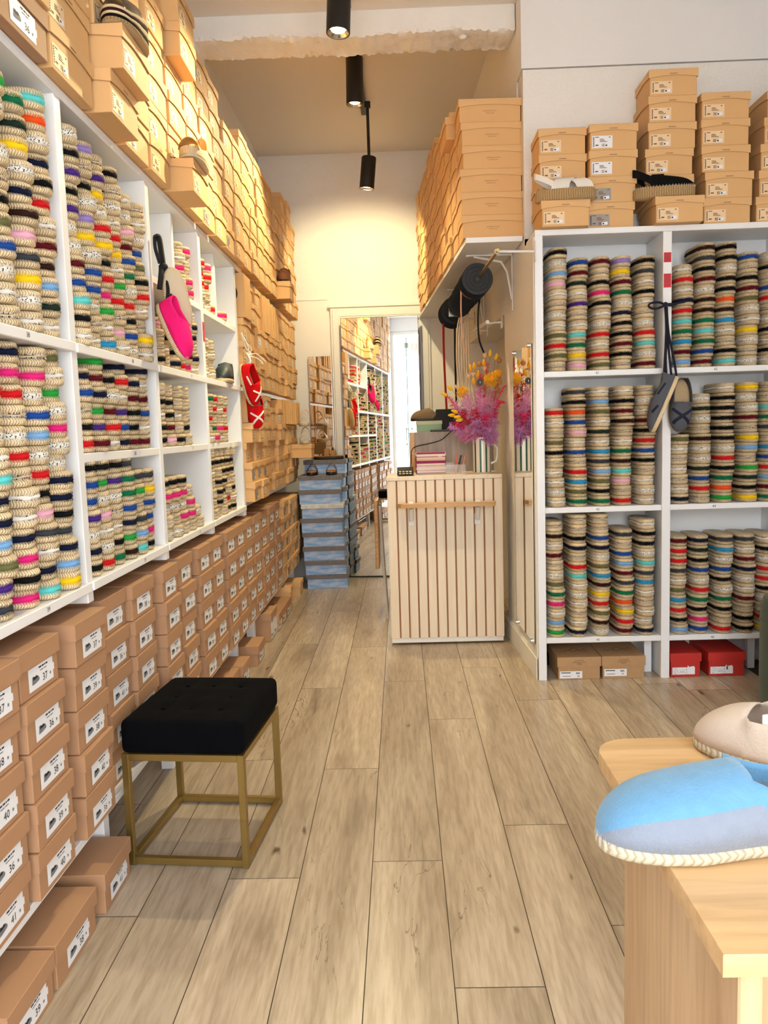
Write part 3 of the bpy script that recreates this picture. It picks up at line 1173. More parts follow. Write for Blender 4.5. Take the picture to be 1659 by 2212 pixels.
# --- E. wall shelf over the counter: end faces look to -X
r7 = random.Random(9)
rowsE = [6, 6, 7, 7, 7, 8, 8, 8, 8, 8, 8]
for ci in range(11):
    yc = 4.085 + ci * .2205
    for k in range(rowsE[ci]):
        xf = .325 - .067 * (yc - 4.0) + r7.uniform(-.008, .008)
        if ci == 1 and k == 5:
            xf -= .045
        Lx = min(.305, wall_x(yc + .11) - .004 - xf)
        bx('beige', xf + .1525, yc, 2.1035 + k * .1066, PI + .055 + r7.uniform(-.012, .012) if ci else PI + .03 + r7.uniform(-.012, .012), .3, .214, .106, None,
           '%s row up, %s column from the near end of the wall shelf' % (ORD[k], ORD[ci]), group='beige boxes on the wall shelf over the counter')

# --- F. on top of the right shelving: end faces look to -Y
for (xc, n, yf, stack, labs, xs) in ((.755, 4, 3.73, 'first', (0, 0, 0, 0), (-.003, 0, .002, .002)), (.972, 4, 3.70, 'second', (3, 3, 4, 4), (-.01, 0, .002, .004)),
                                     (1.236, 6, 3.71, 'third', (0, 0, 0, 0, 0, 0), (-.01, -.01, -.012, 0, 0, .006)), (1.475, 5, 3.695, 'fourth', (1, 1, 1, 1, 1), (.0, .008, -.008, -.012, -.012)),
                                     (1.72, 5, 3.70, 'fifth', (1, 1, 1, 1, 1), (-.01, 0, .006, .02, .03))):
    for k in range(n):
        if stack in ('first', 'third') and k == 0:
            dy = -.095 if stack == 'first' else -.075
            bx('beige', xc + (-.005 if stack == 'first' else .01), yf + dy + .1275, 2.0625, -PI / 2, .255, .214, .111, 0,
               'pulled forward on the right shelving, under the %s' % ('white platform sandal' if stack == 'first' else 'black platform sandal'), group='beige boxes on top of the right shelving')
            continue
        if stack in ('first',) and k == 1:
            pass
        bx('beige', xc + xs[k], yf + .112, 2.0625 + k * .1118, -PI / 2 + r7.uniform(-.012, .012), .22, .214, .111, labs[k],
           '%s box up, %s stack on top of the right shelving' % (ORD[k], stack), group='beige boxes on top of the right shelving')


def face_normal_score(b):
    p = Vector(b['p'])
    d = Vector((0, 0, EYE)) - p
    n = Vector((math.cos(b['rz']), math.sin(b['rz']), 0))
    px, py = project(p)
    if not (-40 < px < 1700 and -60 < py < 2270):
        return -1
    s = max(0, n.dot(d)) * b['W'] * b['H'] / d.length ** 3
    return s


def place_box(b):
    nm = {'beige': 'beige_shoe_box', 'brown': 'brown_shoe_box'}[b['kind']]
    lab = '%s shoe box, %s' % (b['kind'], b['where'])
    t = thing(nm, lab, 'shoe box', b['p'], (0, b['tip'], b['rz']), b['group'])
    body, lid = box_meshes(b['kind'], b['L'], b['W'], b['H'])
    link('body', body, t)
    link('lid', lid, t)
    if b['kind'] == 'brown':
        link('label', brown_label(b['num'], b['W'], b['H']), t, (b['L'] / 2 - .0042, 0, 0))
    elif b['lab'] is not None:
        link('label', beige_label(b['lab'], b['W'], b['H']), t, (b['L'] / 2 - .0042, 0, 0))
        if b['fp']:
            link('lid_print', lid_print(b['W'], b['H']), t, (b['L'] / 2 + .0004, .0, b['H'] - .02))
    if 'first column from the near end' in b['where']:
        if 'side' not in _lm:
            pb = MB()
            put_text(pb, 'ARTESANOS DE HOY', .0068, lambda a, c: (-a, .0006, .006 + c), M['brown_ink'])
            put_text(pb, 'NAGUISA.COM', .0062, lambda a, c: (-a, .0006, -.004 + c), M['brown_ink'])
            _lm['side'] = pb.mesh('side_print')
        link('side_print', _lm['side'], t, (0, b['W'] / 2 - .005, b['H'] * .42))
    return t


def stuff_add(mb, me, mtx):
    o = len(mb.v)
    mb.v += [tuple(mtx @ v.co) for v in me.vertices]
    sl = [mb.slot(m) for m in me.materials]
    ul = me.uv_layers.active
    for p in me.polygons:
        mb.f.append(tuple(o + i for i in p.vertices))
        mb.m.append(sl[p.material_index])
        mb.uv.append([tuple(ul.data[i].uv) for i in p.loop_indices] if ul else None)


for b in BOXES:
    b['s'] = face_normal_score(b)
    if 'wall shelf' in b['where'] and b['s'] > 0:
        b['s'] = max(b['s'], .004 if b['where'].find(' first column') >= 0 else b['s'])
beige = sorted([b for b in BOXES if b['kind'] == 'beige'], key=lambda b: -b['s'])
alone = [b for b in BOXES if b['kind'] == 'brown' and b['s'] > 0] + [b for b in beige if b['s'] > 0][:284]
ids = {id(b) for b in alone}
for b in BOXES:
    if id(b) in ids:
        place_box(b)
rest = MB()
rest_brown = MB()
for b in BOXES:
    if id(b) not in ids:
        mtx = Matrix.Translation(b['p']) @ Euler((0, b['tip'], b['rz'])).to_matrix().to_4x4()
        tgt = rest_brown if b['kind'] == 'brown' else rest
        for me in box_meshes(b['kind'], b['L'], b['W'], b['H']):
            stuff_add(tgt, me, mtx)
        if b['kind'] == 'beige' and b['lab'] is not None:
            stuff_add(tgt, beige_label(b['lab'], b['W'], b['H']), mtx @ Matrix.Translation((b['L'] / 2 - .0042, 0, 0)))
        if b['kind'] == 'brown':
            stuff_add(tgt, brown_label(b['num'], b['W'], b['H']), mtx @ Matrix.Translation((b['L'] / 2 - .0042, 0, 0)))
tag(rest.build('shoe_boxes'), 'remaining small far beige shoe boxes of the stacked walls', 'shoe boxes', kind='stuff')
tag(rest_brown.build('shoe_boxes'), 'brown shoe boxes near the shop door, seen only in the leaning mirror', 'shoe boxes', kind='stuff')

# tall beige box with a dark curved mark on its side
t = thing('beige_shoe_box', 'tall beige box with a dark curved mark, first on the upper far shelf', 'shoe box', (-.92, 4.36, 1.806))
b = MB()
b.box(-.115, .125, -.1, .085, 0, .228, M['beige'], .003)
b.build('body', t)
b = MB()
pts = []
for i in range(13):
    a = -1.0 + 2.0 * i / 12
    pts.append((.02 + .06 * math.cos(a), .125 + .062 * math.sin(a), .0075 * math.cos(a * 1.35) + .002))
vs, fs = [], []
for x, z, wv in pts:
    vs += [(x - wv, -.1011, z), (x + wv, -.1011, z)]
for i in range(12):
    fs.append((2 * i, 2 * i + 1, 2 * i + 3, 2 * i + 2))
b.add(vs, fs, M['ink'])
b.build('mark', t)
# boxes standing on edge
emesh = {}
for (y, z, h, wh, i) in EDGE:
    key = h
    if key not in emesh:
        b1, b2 = MB(), MB()
        b1.box(-.1, .1, -.049, .049, 0, h, M['beige'], .0015)
        b2.box(-.1, .103, .014, .052, -.0, h + .002, M['beige_lid'], .0015)
        emesh[key] = (b1.mesh('body'), b2.mesh('lid'))
    t = thing('beige_shoe_box', 'beige shoe box on edge, %s in the row, %s' % (ORD[i], wh), 'shoe box',
              (-.80 - .1 + rnd.uniform(-.012, .012), y, z), (0, 0, rnd.uniform(-.04, .04)), 'beige boxes stood on edge')
    link('body', emesh[key][0], t)
    link('lid', emesh[key][1], t)

# kraft and red boxes on the floor under the right shelving
def floor_box(nm, label, x0, x1, kind, lab_side, text=None):
    wd = x1 - x0
    t = thing(nm, label, 'shoe box', ((x0 + x1) / 2, YS + .005 + .165, 0), (0, 0, -PI / 2))
    body, lid = box_meshes(kind, .33, wd, .108 if kind == 'kraft' else .115)
    link('body', body, t)
    link('lid', lid, t)
    b = MB()
    y0 = -wd / 2 + .012
    z0 = .006 if kind == 'kraft' and lab_side == 0 else .012
    rect(b, y0, y0 + .105, z0, z0 + .034, 0, M['paper'])
    x = .0006
    if kind == 'kraft':
        rect(b, y0 + .006, y0 + .05, z0 + .025, z0 + .029, x, M['ink'])
        rect(b, y0 + .012, y0 + .05, z0 + .009, z0 + .012, x, M['grey_ink'])
        put_text(b, text, .012, lambda a, c: (x, y0 + .086 + a, z0 + .010 + c), M['ink'])
        b.add([(x, y0 + .085 + a * .02, z0 + .026 + c * .012) for a, c in SHOE_ICON], [tuple(range(len(SHOE_ICON)))], M['grey_ink'])
    else:
        put_text(b, 'STYLE', .007, lambda a, c: (x, y0 + .014 + a, z0 + .028 + c), M['grey_ink'])
        put_text(b, 'COLOR', .007, lambda a, c: (x, y0 + .014 + a, z0 + .016 + c), M['grey_ink'])
        put_text(b, 'BLACK', .007, lambda a, c: (x, y0 + .046 + a, z0 + .014 + c), M['grey_ink'])
        put_text(b, 'SIZE', .007, lambda a, c: (x, y0 + .012 + a, z0 + .005 + c), M['grey_ink'])
        rect(b, y0, y0 + .066, z0 + .0095, z0 + .0102, x, M['grey_ink'])
        rect(b, y0, y0 + .066, z0 + .022, z0 + .0227, x, M['grey_ink'])
        rect(b, y0 + .066, y0 + .067, z0, z0 + .034, x, M['grey_ink'])
        b.add([(x * 2, y0 + .068, z0 + .028), (x * 2, y0 + .072, z0 + .044), (x * 2, y0 + .078, z0 + .036), (x * 2, y0 + .1, z0 + .04), (x * 2, y0 + .104, z0 + .03), (x * 2, y0 + .08, z0 + .027)], [(0, 1, 2, 3, 4, 5)], M['paper'])
        if lab_side:
            rect(b, y0 + .074, y0 + .08, z0 + .02, z0 + .036, x * 3, M['ink'])
    b.build('label', t, None, (.165 - .0042, 0, 0))
    if kind == 'kraft':
        b = MB()
        for i in range(3):
            ww = (.022, .03, .012)[i]
            pts = [(.0008, -ww + 2 * ww * j / 14, .006 - i * .008 + .0022 * math.sin(j * 2.1 + i)) for j in range(15)]
            b.tube(pts, .0007, M['brown_ink'], 4)
        b.build('lid_print', t, None, (.1655, 0, .108 - .022))
        b = MB()
        rr = random.Random(lab_side)
        pts = [(-.03 + .012 * math.sin(j * .9), -.07 + .14 * j / 20, .0008) for j in range(21)]
        b.tube(pts, .002, M['brown_ink'], 4, True, .3)
        pts = [(-.06 + .02 * math.cos(j * .7), -.03 + .1 * j / 14, .0008) for j in range(15)]
        b.tube(pts, .002, M['brown_ink'], 4, True, .3)
        b.build('lid_drawing', t, None, (.09, 0, .108))


floor_box('kraft_shoe_box', 'kraft shoe box with sketched lid on the floor next to the shelving side, label 38', .706, .911, 'kraft', 0, '38')
floor_box('kraft_shoe_box', 'kraft shoe box with sketched lid on the floor next to the divider, label 39', .914, 1.118, 'kraft', 1, '39')
floor_box('red_shoe_box', 'red shoe box on the floor next to the shelving divider', 1.232, 1.378, 'red', 0)
floor_box('red_shoe_box', 'red shoe box on the floor farther from the divider, its label torn and inked', 1.409, 1.583, 'red', 1)

# ------------------------------------------------------------------ espadrilles in stacks
def sole_outline(n=64, L=1.0, Wd=.38, waist=.06):
    """Closed outline of an espadrille sole: heel end at x=0, toe end at x=-L, mean half width Wd/2."""
    pts = []
    for i in range(n):
        a = 2 * PI * i / n
        ca, sa = math.cos(a), math.sin(a)
        e = .62
        x = math.copysign(abs(ca) ** e, ca)
        yv = math.copysign(abs(sa) ** .9, sa)
        s = (1 - x) / 2
        half = Wd / 2 * (.90 + .14 * s - waist * math.exp(-((s - .42) / .16) ** 2))
        pts.append((-L / 2 + x * L / 2, yv * half))
    return pts


def ring_lengths(pts):
    acc, out = 0.0, []
    for i, p in enumerate(pts):
        out.append(acc)
        q = pts[(i + 1) % len(pts)]
        acc += math.hypot(q[0] - p[0], q[1] - p[1])
    return out, acc


def inset(pts, d):
    """Move an outline outwards (d>0) or inwards along its normals."""
    n = len(pts)
    out = []
    for i in range(n):
        a, b = pts[i - 1], pts[(i + 1) % n]
        tx, ty = b[0] - a[0], b[1] - a[1]
        l = math.hypot(tx, ty) or 1
        out.append((pts[i][0] + d * ty / l, pts[i][1] - d * tx / l))
    return out


def sole_mb(mb, pts, z0, z1, m, mcap, r=.004, seed=0, amp=.0008, top=None, rows=1):
    """Rounded, slightly uneven slab over an outline; its edge has UVs in metres for the plait."""
    rr = random.Random(seed)
    n = len(pts)
    ls, tot = ring_lengths(pts)
    wob = [amp * math.sin(k * .7 + seed) + rr.uniform(-amp, amp) for k in range(n)]
    h = z1 - z0
    lv = [(-r, 0.0), (-r * .25, r * .6), (0.0, r * 1.4), (.0, h - r * 1.4), (-r * .25, h - r * .6), (-r, h)]
    rings = []
    for (d, z) in lv:
        q = inset(pts, d)
        rings.append([(q[k][0], q[k][1], z0 + z + (wob[k] if 0 < z < h else 0) + (top(q[k][0], q[k][1], z / h) if top else 0)) for k in range(n)])
    o = len(mb.v)
    for rg in rings:
        mb.v += rg
    s = mb.slot(m)
    for i in range(len(lv) - 1):
        for j in range(n):
            j2 = (j + 1) % n
            mb.f.append((o + i * n + j, o + i * n + j2, o + (i + 1) * n + j2, o + (i + 1) * n + j))
            mb.m.append(s)
            u0, u1 = ls[j], ls[j] + (tot - ls[j] if j2 == 0 else ls[j2] - ls[j])
            v0, v1 = (lv[i][1] / h) * rows, (lv[i + 1][1] / h) * rows
            mb.uv.append([(u0, v0), (u1, v0), (u1, v1), (u0, v1)])
    sc = mb.slot(mcap)
    mb.f.append(tuple(o + j for j in reversed(range(n))))
    mb.m.append(sc)
    mb.uv.append(None)
    mb.f.append(tuple(o + (len(lv) - 1) * n + j for j in range(n)))
    mb.m.append(sc)
    mb.uv.append(None)


T_P = .0455           # a pair folded sole to sole
PL, PWD = .222, .0968
OUT = sole_outline(72, PL, PWD)
SOLE_ME = []
for sd in range(3):
    b = MB()
    sole_mb(b, OUT, 0, .0176, M['jute'], M['rubber'], .0062, sd, .0012)
    SOLE_ME.append(b.mesh('sole', 50))


def upper_mesh(col, var):
    """The cloth that shows between the two soles, with its blanket stitches biting into the jute."""
    b = MB()
    m = FM[col]
    rr = random.Random(hash(col) % 50 + var * 7 if False else var * 7 + len(col) + ord(col[0]))
    n = len(OUT)
    thin = {'n': .30, 'w': .62, 'z': .5}.get(col, 1.0)
    zc = T_P / 2
    hw = .0074 * thin
    rings = []
    for lv, d in ((-1, -.0035), (-.55, -.0005), (0, .0010 if thin > .5 else -.001), (.55, -.0005), (1, -.0035)):
        q = inset(OUT, d)
        rings.append([(q[k][0], q[k][1], zc + lv * hw * (1 + .18 * math.sin(k * .9 + var * 2)) + .0012 * math.sin(k * .45 + var)) for k in range(n)])
    b.loft(rings, m, True, False, False)
    # stitches
    q0, q1 = inset(OUT, .0003), inset(OUT, .0009)
    step = 1
    for k in range(n):
        if OUT[k][0] < -PL * .55:
            continue
        for half in (0, .5):
            k2 = (k + 1) % n
            px = q1[k][0] * (1 - half) + q1[k2][0] * half
            py = q1[k][1] * (1 - half) + q1[k2][1] * half
            dx, dy = q1[k2][0] - q1[k][0], q1[k2][1] - q1[k][1]
            l = math.hypot(dx, dy)
            if l < 1e-5:
                continue
            dx, dy = dx / l * .0007, dy / l * .0007
            for sg in (1, -1):
                if thin < 1 and rr.random() < .35:
                    continue
                h0 = zc + sg * hw * .7
                h1 = zc + sg * (hw + rr.uniform(.0025, .0062))
                b.add([(px - dx, py - dy, h0), (px + dx, py + dy, h0), (px + dx * .5, py + dy * .5, h1), (px - dx * .5, py - dy * .5, h1)], [(0, 1, 2, 3)], m if thin >= 1 else FM['w'])
    return b.mesh('upper', 60)


_um = {}


def upper_for(col, var):
    if (col, var) not in _um:
        _um[(col, var)] = upper_mesh(col, var)
    return _um[(col, var)]


PAIRS = []
rp = random.Random(77)


def stack(cols, base, out, phrase, si, lean=0.0, sc=1.0, jit=.004, tp=T_P):
    """cols top to bottom; base = point under the outward end; out = rotation of the outward direction."""
    dx, dy = math.cos(out), math.sin(out)
    sx = 0.0
    n = len(cols)
    for k, col in enumerate(reversed(cols)):
        sx = sx * .6 + rp.uniform(-jit, jit) * 1.1
        fo = rp.uniform(-.006, .009) + (rp.uniform(0, .012) if jit > .007 else 0)
        p = (base[0] - dy * (sx + lean * k) + dx * fo, base[1] + dx * (sx + lean * k) + dy * fo, base[2] + .0012 + k * tp * sc)
        PAIRS.append(dict(col=col, p=p, rz=out + rp.uniform(-.03, .03), tilt=rp.uniform(-.009, .009), sc=sc, ph=phrase, si=si, k=k, var=rp.randrange(3), fl=rp.random() < .5))


R_ST = {
    ('top left cubby', 0, 2): ['k x s p w n x w i r i n', 's_b m dg w v n w t g y p', 'm n k f k w x r w r i', 'l y m g x nv k k m k n', 'k c w k w n x r t x m'],
    ('top right cubby', 1, 2): ['w r w nv r t g sb m s', 'd c k m x d d g t g b m', 'k k x k k o d sb w n k t', 'b n k m i x w y x n x', 'x k n b r n x k w k x'],
    ('middle left cubby', 0, 1): ['r w n i k n w w x w', 'c k o b p w b n r sb i g', 'w s i w dg w sb c s i k g', 'w k m d n w g d t p n r', 'n x w m k r b k n w x w'],
    ('middle right cubby', 1, 1): ['i w n w n w nv', 'x dg x n d x x dg b r n', 'w k k k k k x r k g o gg', 'y x x m n y s n gg dg k y', 'n n t g c n sb b r s m g'],
    ('bottom left cubby', 0, 0): ['n d w m n x i g f w s gg', 'n n k nv n r t w x w n w nv', 'n n b nv x i sb d y r i d x', 'c n b s m c g o y r m', 'w k k x t c sb w n w w nv'],
    ('bottom right cubby', 1, 0): ['m r r c w i sb r k s', 'nv dg k b x r g k f b', 'c sb x b k x g k n r', 'c w m nv x w m n k k', 'w k x r r k x n r y'],
}
for (ph, cx, cz), sts in R_ST.items():
    x0, x1 = ((.656, 1.187), (1.226, 1.748))[cx]
    for si, s in enumerate(sts):
        cols = [c.replace('s_b', 'b') for c in s.split()]
        xc = x0 + .060 + si * (.1028 if cx == 0 else .1008)
        lean = {0: .0009, 1: .0008, 2: -.0002, 3: -.0004, 4: -.0002}[si] * (1 if cz != 2 else -1) * .7
        tp = T_P * (1.0 if not (cz == 0 and len(cols) > 12) else .97)
        if cz == 0 and cx == 1:
            tp = T_P * 1.02
        stack(cols, (xc - (lean * 6 if lean else 0), YS + .003, RZ[cz]), -PI / 2, '%s, right shelving' % ph, si, -lean, 1.0, .0045, tp)

A_TOP = ['t o x nv k r w m d s dg w', 'g dg y x nv d p c y x w', 'gg w m x n k i b x w n', 'n r w k x f w n b s w', 'w n k m t x w y n g w']
A_LOW = ['i w gg x f x x nv nv k c nv s y', 'n f x b s x r k p c w nv t', 'nv f r n x r n w w nv f k f', 'r v r n x w t nv nv s i v c', 'w n k b w x r n y w k b w']
for si, s in enumerate(A_TOP):
    stack(s.split(), (XS - .004, 1.975 - si * .108, 1.446), 0, 'upper front cubby, left shelving', si, .0, 1.0, .009, T_P * 1.06)
for si, s in enumerate(A_LOW):
    stack(s.split(), (XS - .004, 1.975 - si * .108, .8225), 0, 'lower front cubby, left shelving', si, .0, 1.0, .009, T_P * (1.0 if len(s.split()) <= 13 else .93))
PAL = 'w w n n x x w k nv b r m t y g gg f p v s c d i z n x w'.split()


def rand_cols(n, seed, pal=PAL):
    rr = random.Random(seed)
    return [rr.choice(pal) for _ in range(n)]


B_TOP = ['x k v k v x x m b t k w', 'l n k x l y x b b w n w', 'n v y x r y k r f gg w sb', 'k n x w r y w gg r n p w', 'w x p m b g x r k b x', 'n w x b i k r w n y w', 'x m w n s w f n k w']
for si, s in enumerate(B_TOP[:6]):
    stack(s.split(), (XS - .004, 2.15 + si * .108, 1.446), 0, 'upper second cubby, left shelving', si, 0, 1.0, .009, T_P * 1.02)
for si in range(6):
    stack([['nv', 'gg', 'k', 'nv', 'nv', 'nv'][si]] + rand_cols(4 + (si % 2), 40 + si, 'r m v gg w nv m b k n x'.split()), (XS - .004, 2.155 + si * .1, 1.161), 0, 'middle second cubby, left shelving', si, 0, 1.0, .005)
for si in range(6):
    stack(['k' if si < 3 else 'c'] + rand_cols(5 + (si < 4), 60 + si), (XS - .004, 2.155 + si * .1, .8225), 0, 'lower second cubby, left shelving', si, 0, 1.0, .007)
PC = 'n n w p f r r k nv k z n w m'.split()
for si in range(2):
    stack(rand_cols(5, 80 + si, 'f r n w f'.split()), (XS - .008, 3.235 + si * .095, 1.75), 0, 'top third cubby, left shelving', si, 0, .9, .006)
for si in range(6):
    stack(rand_cols((4, 4, 4, 5, 5, 6)[si], 90 + si, PC), (XS - .004, 2.855 + si * .1, 1.446), 0, 'upper third cubby, left shelving', si, 0, .92, .006)
for si in range(4):
    stack(['z'] + (['k'] if si < 2 else ['z']) + rand_cols(3, 100 + si, PC), (XS - .004, 2.855 + si * .108, 1.161), 0, 'middle third cubby, left shelving', si, 0, 1.0, .004)
for si in range(5):
    stack((['k', 'f'] if si < 3 else []) + rand_cols((3, 3, 3, 4, 2)[si], 110 + si, 'x x n x z f'.split()), (XS - .004, 2.855 + si * .108, .8225), 0, 'lower third cubby, left shelving', si, 0, 1.0, .006)
for si in range(3):
    stack(rand_cols((5, 5, 1)[si], 120 + si, 'f r k n r w'.split()), (XS - .006, 3.55 + si * .1, 1.745), 0, 'top fourth cubby, left shelving', si, 0, .92, .006)
stack(['f'], (XS - .006, 3.95, 1.745), .1, 'top fourth cubby, left shelving', 3, 0, .92)
for si in range(2):
    stack(['z', 'w', 'n', 'w'], (XS - .006, 3.555 + si * .1, 1.446), 0, 'upper fourth cubby, left shelving', si, 0, .95)
for si in range(4):
    stack(rand_cols(5, 130 + si, 'f w r n g w z'.split()), (XS - .004, 3.56 + si * .1, 1.161), 0, 'middle fourth cubby, left shelving', si, 0, .95)
for si in range(5):
    stack(['z', 'k'] + rand_cols(5, 140 + si, 'n w k r n z n k'.split()), (XS - .004, 3.56 + si * .104, .8225), 0, 'lower fourth cubby, left shelving', si, 0, 1.0, .003)
# the cubby nearest the door, seen in the mirror
for si in range(5):
    stack(rand_cols(12, 150 + si), (XS - .004, .76 + si * .12, 1.446), 0, 'cubby by the door', si)
    stack(rand_cols(12, 160 + si), (XS - .004, .76 + si * .12, .8225), 0, 'cubby by the door', si)

for q in PAIRS:
    p = Vector(q['p']) + Vector((0, 0, T_P / 2))
    d = Vector((0, 0, EYE)) - p
    nrm = Vector((math.cos(q['rz']), math.sin(q['rz']), 0))
    px, py = project(p)
    q['s'] = max(0.0, nrm.dot(d)) * q['sc'] ** 2 / d.length ** 3 if (-60 < px < 1690 and -60 < py < 2270) else -1
order = sorted([q for q in PAIRS if q['s'] > 0], key=lambda q: -q['s'])[:300]
ids = {id(q) for q in order}
FRONTSET = order
rest = MB()
for q in PAIRS:
    up = upper_for(q['col'], q['var'])
    lo, hi = SOLE_ME[q['var']], SOLE_ME[(q['var'] + 1) % 3]
    if id(q) in ids:
        nm = FAB[q['col']][0]
        t = thing('espadrille_pair', '%s espadrille pair, %s up in %s stack from %s, %s' % (nm, ORD[q['k']], ORD[q['si']], 'upright' if 'front' in q['ph'] else 'left', q['ph']), 'espadrilles', q['p'], (q['tilt'], q['tilt'] * .5, q['rz']),
                  'espadrilles in the ' + q['ph'])
        if q['sc'] != 1:
            t.scale = (1, q['sc'], 1)
        link('sole', lo, t)
        link('sole', hi, t, (0, 0, T_P - .0186))
        link('upper', up, t)
    else:
        mtx = Matrix.Translation(q['p']) @ Euler((q['tilt'], q['tilt'] * .5, q['rz'])).to_matrix().to_4x4() @ Matrix.Diagonal((1, q['sc'], 1, 1))
        stuff_add(rest, lo, mtx)
        stuff_add(rest, hi, mtx @ Matrix.Translation((0, 0, T_P - .0186)))
        stuff_add(rest, up, mtx)
tag(rest.build('espadrille_pairs', None, 50), 'remaining smaller espadrille pairs filling the cubbies of both shelvings', 'espadrilles', kind='stuff')

# ------------------------------------------------------------------ shoes
def hwid(s, Wd):
    """Half width of a shoe outline, s from heel 0 to toe 1."""
    s = min(max(s, 0.0), 1.0)
    e = (1 - abs(2 * s - 1) ** 2.6) ** .5
    return Wd / 2 * e * (.88 + .16 * s - .05 * math.exp(-((s - .42) / .15) ** 2))


def shoe_pts(L, Wd, n=60):
    pts = []
    for i in range(n // 2 + 1):
        s = .5 - .5 * math.cos(PI * i / (n // 2))
        pts.append((L * s, -hwid(s, Wd)))
    for i in range(n // 2 - 1, 0, -1):
        s = .5 - .5 * math.cos(PI * i / (n // 2))
        pts.append((L * s, hwid(s, Wd)))
    return pts


def upper_pt(s, u, L, Wd, op=.45, collar=.05, vamp=.058, toe=.022, off=0.0):
    """Point on a slip-on upper: s heel..toe, u -1..1 across."""
    h = vamp + (toe * 1.25 - vamp) * max(0.0, (s - op) / (1 - op)) ** 1.25 if s > op else vamp
    h *= max(0.0, 1 - ((s - .72) / .28) ** 2.6) ** .5 if s > .72 else 1
    w = hwid(s, Wd) + .001
    a = u * PI / 2
    y = w * math.sin(a) * (1 - .05 * (1 - abs(u)))
    z = h * max(0, math.cos(a)) ** .62
    return Vector((L * s, y * (1 + off / max(w, .01)), z + off))


def slip_on(b, L, Wd, m, op=.45, collar=.05, vamp=.058, toe=.022, z0=0.0, rim=None, rim_n=3, t=.0026, back=True, fold=0.0):
    ns, nu = 44, 20
    inner = []
    grid = []
    for i in range(ns + 1):
        s = .5 - .5 * math.cos(PI * i / ns)
        row = []
        for j in range(nu + 1):
            u = -1 + 2 * j / nu
            if s <= op + .001:
                w = hwid(s, Wd) + .001
                k = min(j, nu - j)
                kk = min(k / 6, 1.0)
                c = collar + .012 * max(0, 1 - s / .16) + (vamp * .92 - collar) * max(0, (s - .15) / (op - .15)) ** 2 * (s > .15)
                zz = c * kk
                y = math.copysign(w * (1 - .1 * kk * kk), u) if u else 0
                row.append((L * s + (.006 * kk if s < .02 else 0), y, z0 + zz, k > 6 or (k == 6 and False)))
            else:
                p = upper_pt(s, u, L, Wd, op, collar, vamp, toe)
                row.append((p.x, p.y, z0 + p.z, False))
        grid.append(row)
    vs = [(x, y, z) for row in grid for (x, y, z, hole) in row]
    N = nu + 1
    fo, fi = [], []
    for i in range(ns):
        for j in range(nu):
            k = min(j, nu - 1 - j)
            s_mid = (grid[i][j][0] + grid[i + 1][j][0]) / 2 / L
            if s_mid < op and k >= 6:
                continue
            f = (i * N + j, (i + 1) * N + j, (i + 1) * N + j + 1, i * N + j + 1)
            (fi if (rim and k < rim_n) else fo).append(f)
    used = sorted({v for f in fo + fi for v in f})
    at_i = {v: i for i, v in enumerate(used)}
    o = len(b.v)
    b.add([vs[v] for v in used], [[at_i[v] for v in f] for f in fo], m)
    if fi:
        sr = b.slot(rim)
        for f in fi:
            b.f.append(tuple(o + at_i[v] for v in f))
            b.m.append(sr)
            b.uv.append(None)


def thicken(o, t=.0026):
    md = o.modifiers.new('thickness', 'SOLIDIFY')
    md.thickness = t
    md.offset = -1


def orient(root, heel, toe, up):
    """Place a shoe: local x runs heel to toe, z to the opening."""
    x = (Vector(toe) - Vector(heel)).normalized()
    z = Vector(up)
    z = (z - x * z.dot(x)).normalized()
    y = z.cross(x)
    root.matrix_world = Matrix.Translation(heel) @ Matrix((x, y, z)).transposed().to_4x4()


def espadrille(name, label, cat, heel, toe, up, cloth, L=.24, Wd=.09, sole_h=.02, group=None, op=.47, rubber=True, rim=None, soles='jute', collar=.045, vamp=.055, toe_h=.022, rows=1, stitch=None):
    t = thing(name, label, cat, (0, 0, 0), (0, 0, 0), group)
    pts = shoe_pts(L, Wd)
    b = MB()
    sole_mb(b, inset(pts, .004), -sole_h, 0, M[soles], M['rubber'] if rubber else M['insole'], min(.006, sole_h * .3), 1, .0008, None, rows)
    b.build('sole', t, 50)
    b = MB()
    b.add([(x, y, .0008) for x, y in inset(pts, -.003)], [tuple(range(len(pts)))], M['insole'])
    b.build('insole', t)
    b = MB()
    slip_on(b, L, Wd, cloth, op, collar, vamp, toe_h, -.002, rim)
    u = b.build('upper', t, 60)
    thicken(u)
    b = MB()
    pp = inset(pts, .0022)
    sm = stitch or FM['z']
    n = len(pp)
    for k in range(n):
        for hf in (0, .5):
            a = Vector((*pp[k], 0)).lerp(Vector((*pp[(k + 1) % n], 0)), hf)
            q = Vector((*pts[k], 0)).lerp(Vector((*pts[(k + 1) % n], 0)), hf) * 1.0
            b.tube([(a.x, a.y, -.005), (a.x, a.y, .001), (a.x * .2 + q.x * .8, a.y * .985, .0065)], .0008, sm, 4, False)
    b.build('stitching', t, 60)
    orient(t, heel, toe, up)
    return t


def cross_mark(t, m, L, Wd, w=.0055, s0=.6, s1=.88, half=.62, **kw):
    for sg in (1, -1):
        b = MB()
        pts = [upper_pt(s0 + (s1 - s0) * i / 10, sg * (-half + 2 * half * i / 10), L, Wd, off=.0016, **kw) for i in range(11)]
        b.tube(pts, w, m, 6, True, .3)
        b.build('cross_stripe', t, 60)


def side_mark(t, m, L, Wd, s0=.24, s1=.46, z=.026, w=.005, side=-1):
    b = MB()
    pts = []
    for i in range(8):
        s = s0 + (s1 - s0) * i / 7
        pts.append((L * s, side * (hwid(s, Wd) + .0014), z + .012 * i / 7))
    b.tube(pts, w, m, 6, True, 1.0)
    b.build('side_stripe', t, 60)


